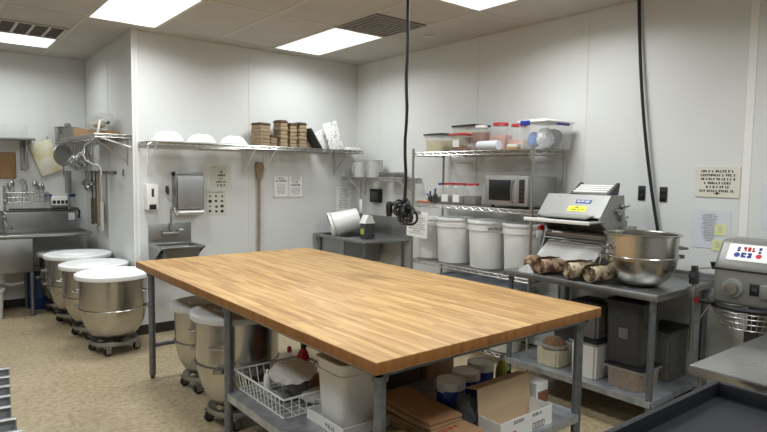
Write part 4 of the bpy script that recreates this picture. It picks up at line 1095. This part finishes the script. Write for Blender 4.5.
b = MB().tube((.72-ox, 7.7-oy, .5), (.72-ox, 7.7-oy, .36), .04, 14).path([(.72-ox, 7.7-oy, .38), (.8-ox, 7.72-oy, .33), (.93-ox, 7.76-oy, .34)], .022, 10); b.build('drain_pipe', 'white', t)
s = MB().tube((.79-ox, 7.9-oy, .92), (.79-ox, 7.9-oy, 1.45), .013, 10)
hp = [(.79-ox+.02*math.cos(k*1.9), 7.86-oy+.02*math.sin(k*1.9), 1.42-.018*k) for k in range(22)]
s.path(hp, .006, 6).path([(.79-ox, 7.84-oy, 1.03), (.80-ox, 7.78-oy, .98), (.84-ox, 7.74-oy, .97)], .015, 8); s.build('spray_tap', 'chrome', t)
t = thing('sink_hose', 'thin black hose clipped along the wash sink splashback', 'hose', (1.2, YF-.055, 1.16))
MB().path([(-.36, 0, .012), (.0, .0, .008), (.28, 0, .012), (.36, 0, .01), (.385, 0, -.03), (.375, 0, -.11)], .011, 8).build('hose_body', 'black', t)
t = thing('white_pail', 'white pail under the left end of the wash sink', 'pail', (.585, 7.54, 0))
MB().lathe([(0, 0), (.12, 0), (.135, .30), (.145, .30), (.145, .33), (.128, .33), (.113, .01), (0, .01)], n=32).build('pail_body', 'white', t)
t = thing('blue_barrel', 'blue plastic drum under the wash sink drainboard', 'drum', (1.12, 7.86, 0))
MB().lathe([(0, 0), (.12, 0), (.13, .02), (.13, .12), (.135, .13), (.135, .15), (.13, .16), (.13, .4), (.12, .42), (0, .42)], n=32).build('drum_body', 'barrel', t)
mixing_bowl((1.285, 7.52, .112), .22, .58, 'smaller grey-lidded mixing bowl tucked under the sink drainboard', rz=-.6, lid='greylid')
dolly((1.285, 7.52, 0), .165, .13, 'wheeled dolly under the grey-lidded bowl at the drainboard', rz=.2)
# far wall shelf
t = thing('wall_shelf', 'flat steel wall shelf above the wash sinks at the left edge', 'shelf', (.35, YF, 2.0))
MB().box(-.85, .745, -.30, -.001, -.025, 0, .003).build('shelf_plate', 'steel_dull', t)
for x in (.665, -.5):
    MB().box(x-.035, x+.035, -.045, -.001, -.36, -.025, .003).prism([(-.045, -.025), (-.045, -.3), (-.26, -.025)], 'x', x-.004, x+.004).build('bracket', 'steel_dull', t)
for x, w, h, lab in ((.90, .135, .145, 'clear round tub on the flat steel wall shelf'),):
    t = thing('clear_tub', lab, 'tub', (x, 7.86, 2.001))
    MB().lathe([(0, 0), (w*.95, 0), (w, .12), (w+.01, .125), (w+.01, .14), (w*.7, h), (0, h)], n=32).build('tub_body', 'clearwhite', t)
t = thing('clear_tray', 'low clear tray under the clear round tub on the steel wall shelf', 'tray', (.88, 7.86, 2.0005)) if False else None
t = thing('white_basin', 'low white basin at the left edge of the flat steel wall shelf', 'basin', (.60, 7.86, 2.001))
MB().lathe([(0, 0), (.13, 0), (.15, .08), (.155, .08), (.155, .09), (.14, .09), (.12, .01), (0, .01)], n=32).build('basin_body', 'white', t)
# boards on the far wall
t = thing('cutting_board', 'brown wooden cutting board hanging under the flat steel wall shelf', 'cutting board', (.79, YF-.012, 1.53))
MB().box(-.14, .14, -.012, .010, 0, .31, .012).build('board', 'wood', t)
t = thing('cutting_board', 'white cutting board hung crooked beside the round strainer', 'cutting board', (1.24, YF-.03, 1.79), rot=(0, R(-20), 0))
MB().box(-.125, .125, -.007, .007, -.20, .20, .012).build('board', 'board_stain', t)
MB().path([(.09, 0, .19), (.10, .01, .23), (.11, .02, .235)], .004, 6).build('hanging_wire', 'chrome', t)
# wire basket of utensils over the sink
t = thing('utensil_basket', 'chrome wire basket of utensils hung above the wash sink splashback', 'basket', (1.03, YF, 1.26))
b = MB()
for zz in (0, .055, .11): 
    for p0, p1 in (((-.21, -.17), (.21, -.17)), ((.21, -.17), (.21, -.005)), ((-.21, -.005), (-.21, -.17)), ((-.21, -.005), (.21, -.005))): b.tube((*p0, zz), (*p1, zz), .004, 6)
for k in range(15):
    x = -.21+.03*k; b.tube((x, -.17, 0), (x, -.17, .11), .0025, 5); b.tube((x, -.17, 0), (x, -.005, 0), .0025, 5)
for k in range(5): b.tube((-.21, -.17+.04*k, 0), (-.21, -.17+.04*k, .11), .0025, 5).tube((.21, -.17+.04*k, 0), (.21, -.17+.04*k, .11), .0025, 5)
b.build('basket_wire', 'chrome', t)
q = random.Random(12)
kinds = ['spoon', 'ladle', 'whisk', 'tongs', 'scoop']
labs = ['steel spoon at the left end of the wire utensil basket', 'steel ladle beside the leftmost spoon in the utensil basket', 'steel whisk in the middle left of the utensil basket',
        'steel tongs in the middle of the utensil basket', 'steel scoop right of the tongs in the utensil basket', 'second steel spoon towards the right of the utensil basket', 'steel ladle at the right end of the utensil basket']
for k in range(7):
    kd = kinds[k % 5]; x = .85+.06*k
    t = thing(kd, labs[k], kd, (x, YF-.09, 1.268), rot=(R(q.uniform(-8, 8)), R(q.uniform(-12, 12)), q.uniform(0, 3)), group='utensils in the wire basket')
    L = q.uniform(.14, .19)
    m = MB().tube((0, 0, 0), (0, 0, L), .005, 8)
    if kd == 'whisk':
        for j in range(5):
            a = PI*j/5; c, s_ = math.cos(a), math.sin(a)
            m.path([(0, 0, L), (.03*c, .03*s_, L+.04), (.03*c, .03*s_, L+.07), (0, 0, L+.09), (-.03*c, -.03*s_, L+.07), (-.03*c, -.03*s_, L+.04), (0, 0, L)], .002, 5)
    elif kd == 'tongs': m.tube((.02, 0, 0), (.005, 0, L+.06), .005, 8).tube((0, 0, L), (0, 0, L+.06), .005, 8)
    else: m.blob((0, 0, L+.03), .03, .018, .042, k, .03, 14)
    m.build('utensil_body', 'steel', t)
# spray bottles with blue heads and a rack of cleaning things
for x, zz, lab in ((1.245, 1.16, 'spray bottle with blue trigger beside the wire utensil basket'), (1.50, 1.16, 'spray bottle with blue trigger below the hanging ladles')):
    t = thing('spray_bottle', lab, 'bottle', (x, YF-.035, zz), group='blue-topped spray bottles')
    MB().lathe([(0, .0), (.032, .0), (.034, .01), (.034, .1), (.014, .135), (.012, .15), (0, .15)], n=20).build('bottle_body', 'clearwhite', t)
    MB().box(-.035, .045, -.014, .014, .15, .185, .006).box(-.035, -.02, -.012, .012, .11, .155, .004).build('trigger', 'blue', t)
t = thing('cleaning_caddy', 'white wall caddy with dark slots between the blue-topped bottles', 'caddy', (1.375, YF, 1.21))
MB().box(-.10, .10, -.07, -.001, 0, .11, .006).build('caddy_body', 'white', t)
b = MB()
for k in range(4): b.box(-.085+.045*k, -.052+.045*k, -.073, -.069, .02, .06)
b.build('slot', 'black', t)
t = thing('dark_scrub_brush', 'dark upright brush standing behind the right blue-topped bottle', 'brush', (1.46, YF-.08, 1.16))
MB().box(-.035, .035, -.012, .012, .20, .47, .004).tube((0, 0, 0), (0, 0, .2), .012, 10).build('brush_body', 'steel_dull', t)
t = thing('wall_tag', 'small pale card on the wash sink splashback under the hose', 'card', (1.49, 7.963, 1.03))
MB().box(-.035, .035, -.003, 0, 0, .085).build('card', 'papergrey', t)

# ================================================================== WIRE SHELF ON THE JUTTING WALL WITH HANGING UTENSILS
t = thing('wall_shelf', 'chrome wire wall shelf on the jutting wall hung with utensils', 'shelf', (XJ, 6.95, 1.995))
wire_shelf(MB(), -.35, -.012, 6.03-6.95, 8.0-6.95, 0, along='y').build('wire_deck', 'chrome', t)
for y in (6.2, 7.65):
    MB().tube((-.33, y-6.95, -.03), (-.012, y-6.95, -.27), .006, 8).tube((-.012, y-6.95, -.3), (-.012, y-6.95, 0), .006, 8).build('bracket', 'chrome', t)
z = 1.996
t = thing('steel_pot', 'steel pot with bright lid knob on the hung utensil shelf', 'pot', (1.45, 7.84, z))
MB().lathe([(0, 0), (.13, 0), (.14, .01), (.14, .14), (.147, .145), (.147, .152), (.10, .162), (0, .168)], n=36).build('pot_body', 'steel', t)
MB().blob((0, 0, .185), .04, .03, .022, 2, .05, 14).build('lid_knob', 'chrome', t)
t = thing('steel_funnel', 'steel ring mould lying at the far end of the hung utensil shelf', 'ring mould', (1.39, 7.64, z))
MB().lathe([(.05, 0), (.055, 0), (.055, .05), (.05, .05), (.05, 0)], n=28).build('ring', 'chrome', t)
t = thing('wooden_tray', 'long brown wooden board lying along the hung utensil shelf', 'board', (1.55, 6.92, z), rz=R(4))
MB().prism([(-.46, 0), (.44, 0), (.44, .12), (-.46, .05)], 'x', -.10, .10).build('board', 'wood', t)
t = thing('clear_dome', 'clear round-cornered bin standing on the brown board of the utensil shelf', 'bin', (1.56, 6.76, z+.09))
MB().box(-.09, .09, -.28, .28, 0, .15, .05, seg=4).build('bin_body', 'bag', t)
MB().blob((0, .04, .05), .06, .14, .045, 3, .08, 18, -.045).build('contents', 'creamfood', t)
t = thing('white_hose', 'white curved hose hooked over the near end of the utensil shelf', 'hose', (1.44, 6.32, 1.99))
MB().path([(.09, .02, .13), (.04, -.02, .155), (.0, -.07, .14), (-.02, -.1, .06), (-.03, -.08, 0), (-.06, .0, -.05)], .011, 8).build('hose_body', 'white', t)
MB().path([(-.06, .0, -.05), (-.1, .12, -.1), (-.11, .18, -.18), (-.09, .14, -.25), (-.05, .02, -.29), (-.02, -.08, -.3), (-.01, -.12, -.34), (-.01, -.12, -.40)], .009, 8).build('steel_pipe', 'can_steel', t)
MB().box(.07, .11, .0, .04, .12, .15, .004).build('end_cap', 'darkgrey', t)
t = thing('white_rod', 'thin white rod sticking out from the utensil shelf towards the wall corner', 'rod', (1.5, 6.2, 1.97))
MB().tube((-.05, .1, 0), (.165, -.20, -.10), .009, 8).build('rod_body', 'white', t)
t = thing('wall_box_outlet', 'small grey wall outlet under the utensil shelf', 'outlet', (XJ, 6.35, 1.62))
MB().box(-.01, 0, -.055, .055, -.06, .06, .004).build('cover', 'seam', t); MB().box(-.013, -.01, -.03, -.01, -.035, .035).box(-.013, -.01, .01, .03, -.035, .035).build('sockets', 'darkgrey', t)
# round strainer
t = thing('round_strainer', 'round mesh strainer hanging from the far end of the utensil shelf', 'strainer', (1.35, 7.6, 1.815), rz=R(30))
MB().ring((0, 0, 0), .12, .009, 8, 36, (0, 1, 0)).tube((0, 0, -.115), (0, 0, -.26), .006, 8).path([(0, 0, .115), (.0, 0.01, .15), (0, .02, .165)], .004, 6).build('rim', 'steel_dull', t)
MB().lathe([(0, .05), (.06, .042), (.095, .02), (.112, 0)], n=32, mtx=Matrix.Rotation(-PI/2, 4, 'X')).build('mesh_bowl', mat('strainer_mesh', (112, 110, 104), .6, .4, alpha=.8), t)
# hanging utensils in a row along the front of the shelf
q = random.Random(5)
rows = [(7.46, 'whisk'), (7.32, 'whisk'), (7.21, 'ladle'), (7.10, 'whisk'), (6.99, 'ladle'), (6.86, 'whisk'), (6.74, 'ladle'), (6.62, 'spatula')]
hl = ['balloon whisk hanging next to the round strainer', 'second balloon whisk along from the round strainer', 'ladle hanging between two balloon whisks near the strainer', 'balloon whisk in the middle of the hung utensils',
      'ladle hanging just past the middle balloon whisk', 'balloon whisk hanging nearest the white hose', 'ladle hanging between the last whisk and the flat spatula', 'flat spatula hanging nearest the near end of the utensil shelf']
for i, (y, kd) in enumerate(rows):
    t = thing(kd, hl[i], kd, (1.43, y, 1.955), rz=q.uniform(-.4, .4), group='utensils hanging from the wire shelf')
    L = q.uniform(.05, .14)
    m = MB().path([(0.02, 0, .0), (0, 0, .012), (-.012, 0, 0), (0, 0, -.02), (0, 0, -.02-L)], .004, 7)
    m.tube((0, 0, -.04), (0, 0, -.02-L), .007, 8)
    if kd == 'whisk':
        for j in range(7):
            a = PI*j/7; c, s_ = math.cos(a), math.sin(a); z0 = -.02-L; r_ = .064
            m.path([(0, 0, z0), (r_*c*.7, r_*s_*.7, z0-.05), (r_*c, r_*s_, z0-.1), (r_*c*.7, r_*s_*.7, z0-.145), (0, 0, z0-.16), (-r_*c*.7, -r_*s_*.7, z0-.145), (-r_*c, -r_*s_, z0-.1), (-r_*c*.7, -r_*s_*.7, z0-.05), (0, 0, z0)], .0055, 5)
    elif kd == 'ladle':
        m.tube((0, 0, -.02-L), (0, 0, -.1-L), .005, 8).lathe([(0, -.05), (.03, -.04), (.045, -.01), (.047, .01), (.042, .01), (.028, -.03), (0, -.04)], (0, -.03, -.11-L), 18)
    else: m.box(-.003, .003, -.04, .04, -.2-L, -.02-L, .002)
    m.build('utensil_body', 'steel', t)
t = thing('utensil_rail', 'dark steel utensil rail on the jutting wall below the wire shelf', 'rail', (XJ, 7.2, 1.62))
MB().box(-.022, 0, -.55, .70, -.012, .012, .003).build('bar', 'darkgrey', t)
lb = MB()
for k in range(14): lb.path([(-.02, -.5+.09*k, .0), (-.045, -.5+.09*k, -.012), (-.05, -.5+.09*k, .012)], .004, 6)
lb.build('hooks', 'chrome', t)
tools = [(7.82, .10, 'ladle', 'steel', 'bright ladle hanging deepest in the corner on the dark rail'), (7.69, .16, 'scoop', 'steel', 'bright scoop between the two ladles on the dark rail'), (7.56, .10, 'ladle', 'steel', 'bright ladle hanging nearest the dark paddles on the rail'), (7.50+.02, .62, 'paddle', 'rattandark', 'dark brown wooden paddle hanging on the rail'),
         (7.34, .60, 'paddle', 'rattandark', 'second dark brown wooden paddle on the rail, beside the pale ones'), (7.22, .62, 'spatula', 'rattan', 'tan wooden spatula between the dark paddles and the cream one'), (7.08, .66, 'spatula', 'offwhite', 'long cream spatula hanging on the dark rail'), (6.86, .72, 'rod', 'steel', 'long thin steel rod hanging nearest the wall corner')]
for y, L, kd, m_, lab in tools:
    nm = {'paddle': 'wooden_paddle', 'rod': 'steel_rod'}.get(kd, kd)
    t = thing(nm, lab, kd, (XJ-.055, y, 1.62), group='tools on the dark rail')
    m = MB()
    if kd in ('ladle', 'scoop'):
        m.tube((0, 0, .02), (0, 0, -L), .008, 8).blob((0, .01, -L-.03), .05, .065, .045, int(y*10), .05, 16)
    elif kd == 'rod': m.tube((0, 0, .02), (0, 0, -L), .009, 8)
    else: m.tube((0, 0, .02), (0, 0, -L*.55), .008, 8).box(-.008, .008, -.055, .055, -L, -L*.5, .006)
    m.build('tool_body', m_, t)

# ================================================================== UNDER THE WORK TABLE (on its undershelf)
z = SZ+.0005
t = thing('wire_basket', 'white wire basket of odds and ends on the table undershelf', 'basket', (1.71, 2.93, z))
hw, hd, hh = .24, .30, .115
b = MB()
P = [(-hw, -hd), (hw, -hd), (hw, hd), (-hw, hd)]
for zz, rr, k in ((.004, .004, .93), (hh, .006, 1.)):
    pts = [(x*k, y*k, zz) for x, y in P]
    for a, c in zip(pts, pts[1:]+pts[:1]): b.tube(a, c, rr, 6)
for (a, c) in zip(P, P[1:]+P[:1]):
    L = math.dist(a, c); n_ = int(L/.044)
    for i in range(n_+1):
        f = i/n_; x, y = a[0]+(c[0]-a[0])*f, a[1]+(c[1]-a[1])*f
        b.tube((x*.93, y*.93, .004), (x, y, hh), .0034, 5)
for i in range(11): y = (-hd+2*hd*i/10)*.93; b.tube((-hw*.93, y, .004), (hw*.93, y, .004), .003, 5)
for i in range(7): x = (-hw+2*hw*i/6)*.93; b.tube((x, -hd*.93, .004), (x, hd*.93, .004), .003, 5)
b.build('basket_wire', 'whitewire', t)
zb = z+.0085
t = thing('foil_plate', 'pale crimped foil plate lying on top of the white wire basket contents', 'plate', (1.64, 2.83, z+.168), rot=(R(9), R(-8), 0))
p = MB().lathe([(0, 0), (.06, 0), (.08, .006), (.13, .008), (.135, .015), (.13, .012), (.08, .010), (.06, .004), (0, .004)], n=48)
for v in p.bm.verts:
    rr = math.hypot(v.co.x, v.co.y); a = math.atan2(v.co.y, v.co.x)
    if rr > .1: v.co.z += .005*math.sin(11*a)
p.build('plate_body', 'foil', t)
for x, y, sx, sy, sz, m_, lab in ((1.76, 2.74, .1, .09, .07, 'paper', 'white packet at the near end of the wire basket'), (1.68, 2.86, .07, .08, .15, 'greybag', 'grey plastic bag under the foil plate'),
                                  (1.60, 2.86, .05, .06, .06, 'greybag', 'low grey packet at the near side of the wire basket'), (1.86, 2.90, .05, .05, .09, 'card', 'brown paper packet at the back of the wire basket')):
    t = thing('packet', lab, 'packet', (x, y, zb), group='packets in the white wire basket')
    MB().blob((0, 0, sz/2), sx, sy, sz/2, int(x*100), .14, 18, -sz/2+.002).build('packet_body', m_, t)
def bottle(x, y, z, r, h, body, cap, label, lm=None):
    t = thing('squeeze_bottle', label, 'bottle', (x, y, z), group='bottles under the work table')
    MB().lathe([(0, 0), (r*.92, 0), (r, .01), (r, h*.6), (r*.8, h*.72), (r*.34, h*.84), (r*.3, h*.9), (0, h*.9)], n=24).build('bottle_body', body, t)
    MB().lathe([(r*.42, h*.84), (r*.42, h*.95), (r*.2, h), (0, h)], n=18).build('cap', cap, t)
    if lm: MB().lathe([(r+.001, h*.12), (r+.0015, h*.12), (r+.0015, h*.5), (r+.001, h*.5)], n=24).build('label', lm, t)
bottle(1.79, 3.13, zb, .034, .22, 'clearwhite', 'redlid', 'clear bottle with red contents at the back of the wire basket', 'brownfood')
bottle(1.83, 3.03, zb, .038, .27, 'red', 'black', 'tall red bottle at the back of the wire basket', 'redlid')
bottle(1.60, 3.06, zb, .022, .13, 'white', 'white', 'small white bottle at the far end of the wire basket')
# white square bucket standing in a white box lid
t = thing('carton_tray', 'shallow white printed carton under the tall white bucket', 'carton', (1.745, 2.43, z))
b = MB().box(-.15, .15, -.17, .17, 0, .004)
for q_ in ((-.15, .15, -.17, -.165), (-.15, .15, .165, .17), (-.15, -.145, -.165, .165), (.145, .15, -.165, .165)): b.box(*q_, .004, .055)
b.build('carton_body', 'cardwhite', t)
strokes(MB(), [.5], -.08, .08, .035, .02, .02, 61, Matrix.Translation((-.1505, -.05, 0)) @ MX_R).build('print', 'greyink', t)
t = thing('square_bucket', 'tall white square bucket under the near edge of the table', 'bucket', (1.745, 2.43, z+.0045))
b = MB()
prof = [(0, 0), (.108, 0), (.114, .01), (.126, .26), (.134, .262), (.134, .29), (.128, .292), (.13, .335), (.138, .337), (.138, .35), (.122, .35), (.106, .012), (0, .012)]
b.lathe(prof, n=64, sq=6.); b.build('bucket_body', 'white', t)
# cardboard and bags
t = thing('cardboard_sheets', 'flattened brown cardboard lying beside the tall white bucket', 'cardboard', (1.995, 2.17, z))
b = MB(); q = random.Random(2)
for k in range(6):
    b.cbox((q.uniform(-.01, .01), q.uniform(-.01, .01), .012+.02*k), (.21, .46, .016), .003, (R(q.uniform(-.5, .5)), R(q.uniform(-.8, .8)), R(q.uniform(-4, 4))))
b.build('sheets', 'card', t)
t = thing('olive_bag', 'olive paper bag lying at the foot of the tall white bucket', 'bag', (1.66, 2.0, z))
MB().blob((0, 0, .055), .15, .10, .055, 11, .12, 24, -.054).build('bag_body', 'olive', t)
t = thing('printed_carton', 'flat brown carton with red print in front of the flattened cardboard', 'carton', (1.86, 1.845, z))
MB().box(-.22, .22, -.07, .07, 0, .10, .004).build('carton_body', 'card', t)
b = MB(); mm = Matrix.Translation((-.2, -.05, .1003)); strokes(b, [1., .8], 0, .34, .1, .045, .025, 62, mm, .2, align='l'); b.build('print', 'redink', t)
# blue cans
def can(x, y, label):
    t = thing('blue_can', label, 'can', (x, y, z), group='blue cans under the work table')
    MB().lathe([(0, 0), (.075, 0), (.078, .004), (.078, .155), (.0775, .156)], n=36).build('can_wrap', 'bluecan', t)
    MB().lathe([(.0776, .156), (.08, .156), (.08, .2), (.076, .202), (.07, .197), (0, .197)], n=36).build('lid', 'white', t)
    MB().box(-.0815, -.072, -.022, .022, .145, .19).build('label', 'papergrey', t)
can(2.24, 2.16, 'leftmost of the three blue cans with white tops under the table')
can(2.415, 2.21, 'middle of the three blue cans with white tops under the table')
can(2.60, 2.265, 'right-hand of the three blue cans with white tops under the table')
bottle(2.765, 2.235, z, .04, .22, 'greenlabel', 'papergrey', 'yellow-green bottle right of the blue cans', 'greenlabel')
bottle(2.70, 2.13, z, .034, .16, 'oil', 'black', 'short amber bottle beside the yellow-green bottle')
t = thing('grey_bag', 'crumpled grey plastic bag between the cardboard and the open box', 'bag', (2.20, 2.01, z+.001))
MB().blob((0, 0, .085), .05, .06, .085, 23, .2, 24, -.084).build('bag_body', 'greybag', t)
t = thing('dark_storage_box', 'dark brown box at the back of the table undershelf', 'box', (2.3, 2.85, z))
MB().box(-.17, .17, -.2, .2, 0, .30, .006).build('box_body', 'rattandark', t)
MB().box(-.175, .175, -.205, .205, .30, .33, .006).build('lid', 'card', t)
t = thing('cardboard_box', 'plain brown carton behind the row of blue cans', 'box', (2.62, 2.80, z))
MB().box(-.12, .12, -.18, .18, 0, .26, .004).build('box_body', 'card', t)
# open box with the raised flap
t = thing('open_carton', 'open white printed carton with a big raised tan flap at the near corner', 'carton', (2.39, 1.835, z))
w, d, h = .42, .15, .10
b = MB().box(-w/2, w/2, -d/2, d/2, 0, .004)
for q_ in ((-w/2, w/2, -d/2, -d/2+.004), (-w/2, -w/2+.004, -d/2+.004, d/2), (w/2-.004, w/2, -d/2+.004, d/2)): b.box(*q_, .004, h)
b.build('carton_body', 'cardwhite', t)
MB().box(-w/2, w/2, d/2-.004, d/2, .004, h).cbox((0, d/2+.003, h+.062), (w, .005, .13), 0, (R(-5), 0, 0)).cbox((0, d/2+.045, h+.122), (w, .08, .005), 0, (R(-10), 0, 0)).build('flap', 'cardin', t)
mm = Matrix.Translation((0, -d/2-.0003, h/2)) @ MX_B
b = MB(); strokes(b, [.5], -.15, .0, .04, .03, .016, 63, mm); b.build('print', 'greyink', t); strokes(MB(), [.8], .03, .13, .04, .03, .016, 64, mm).build('print', 'greyink', t)
b = MB().box(-.15, -.09, -.045, -.01, 0, .0005, mtx=mm); b.build('red_panel', 'redink', t)
b = MB()
for k in range(4): b.box(.045+.026*k, .049+.026*k, -.045, -.01, 0, .0006, mtx=mm); b.box(.045+.026*k, .066+.026*k, -.014, -.01, 0, .0006, mtx=mm); b.box(.062+.026*k, .066+.026*k, -.045, -.01, 0, .0006, mtx=mm); b.box(.045+.026*k, .066+.026*k, -.045, -.041, 0, .0006, mtx=mm)
b.build('stamp', 'ink', t)
t = thing('small_carton', 'small white and brown printed carton behind the raised tan flap', 'carton', (2.72, 1.97, z))
MB().box(-.055, .055, -.06, .06, 0, .15, .003).build('carton_body', 'cardwhite', t)
MB().box(-.04, .056, -.0605, -.06, .03, .10).box(.055, .0555, -.05, .05, .03, .1).build('print', 'brownfood', t)

# ================================================================== CAMERA, LIGHT, VIEW
F = 578.568; yaw, pitch, roll = 0.890083, 0.0718993, 0.0136093
fw = Vector((math.cos(yaw)*math.cos(pitch), math.sin(yaw)*math.cos(pitch), -math.sin(pitch)))
rt = fw.cross(Vector((0, 0, 1))).normalized(); up = rt.cross(fw)
c, s_ = math.cos(roll), math.sin(roll)
rt, up = c*rt+s_*up, -s_*rt+c*up
cam = bpy.data.cameras.new('camera'); co = bpy.data.objects.new('camera', cam); COL.objects.link(co)
co.matrix_world = Matrix.Translation((0, 0, 1.64057)) @ Matrix((rt, up, -fw)).transposed().to_4x4()
cam.sensor_fit = 'HORIZONTAL'; cam.sensor_width = 36; cam.lens = F*36/767; cam.clip_start = .05
scene.camera = co
w = bpy.data.worlds.new('world'); scene.world = w; w.use_nodes = True
w.node_tree.nodes['Background'].inputs[0].default_value = (.8, .85, 1, 1); w.node_tree.nodes['Background'].inputs[1].default_value = .05
vs = scene.view_settings
scene.display_settings.display_device = 'sRGB'
vs.view_transform = 'Standard'; vs.look = 'None'; vs.gamma = 1; vs.use_curve_mapping = False
vs.exposure = 0.0
scene.cycles.use_denoising = True
scene.cycles.max_bounces = 10; scene.cycles.transparent_max_bounces = 16
scene.cycles.sample_clamp_indirect = 6
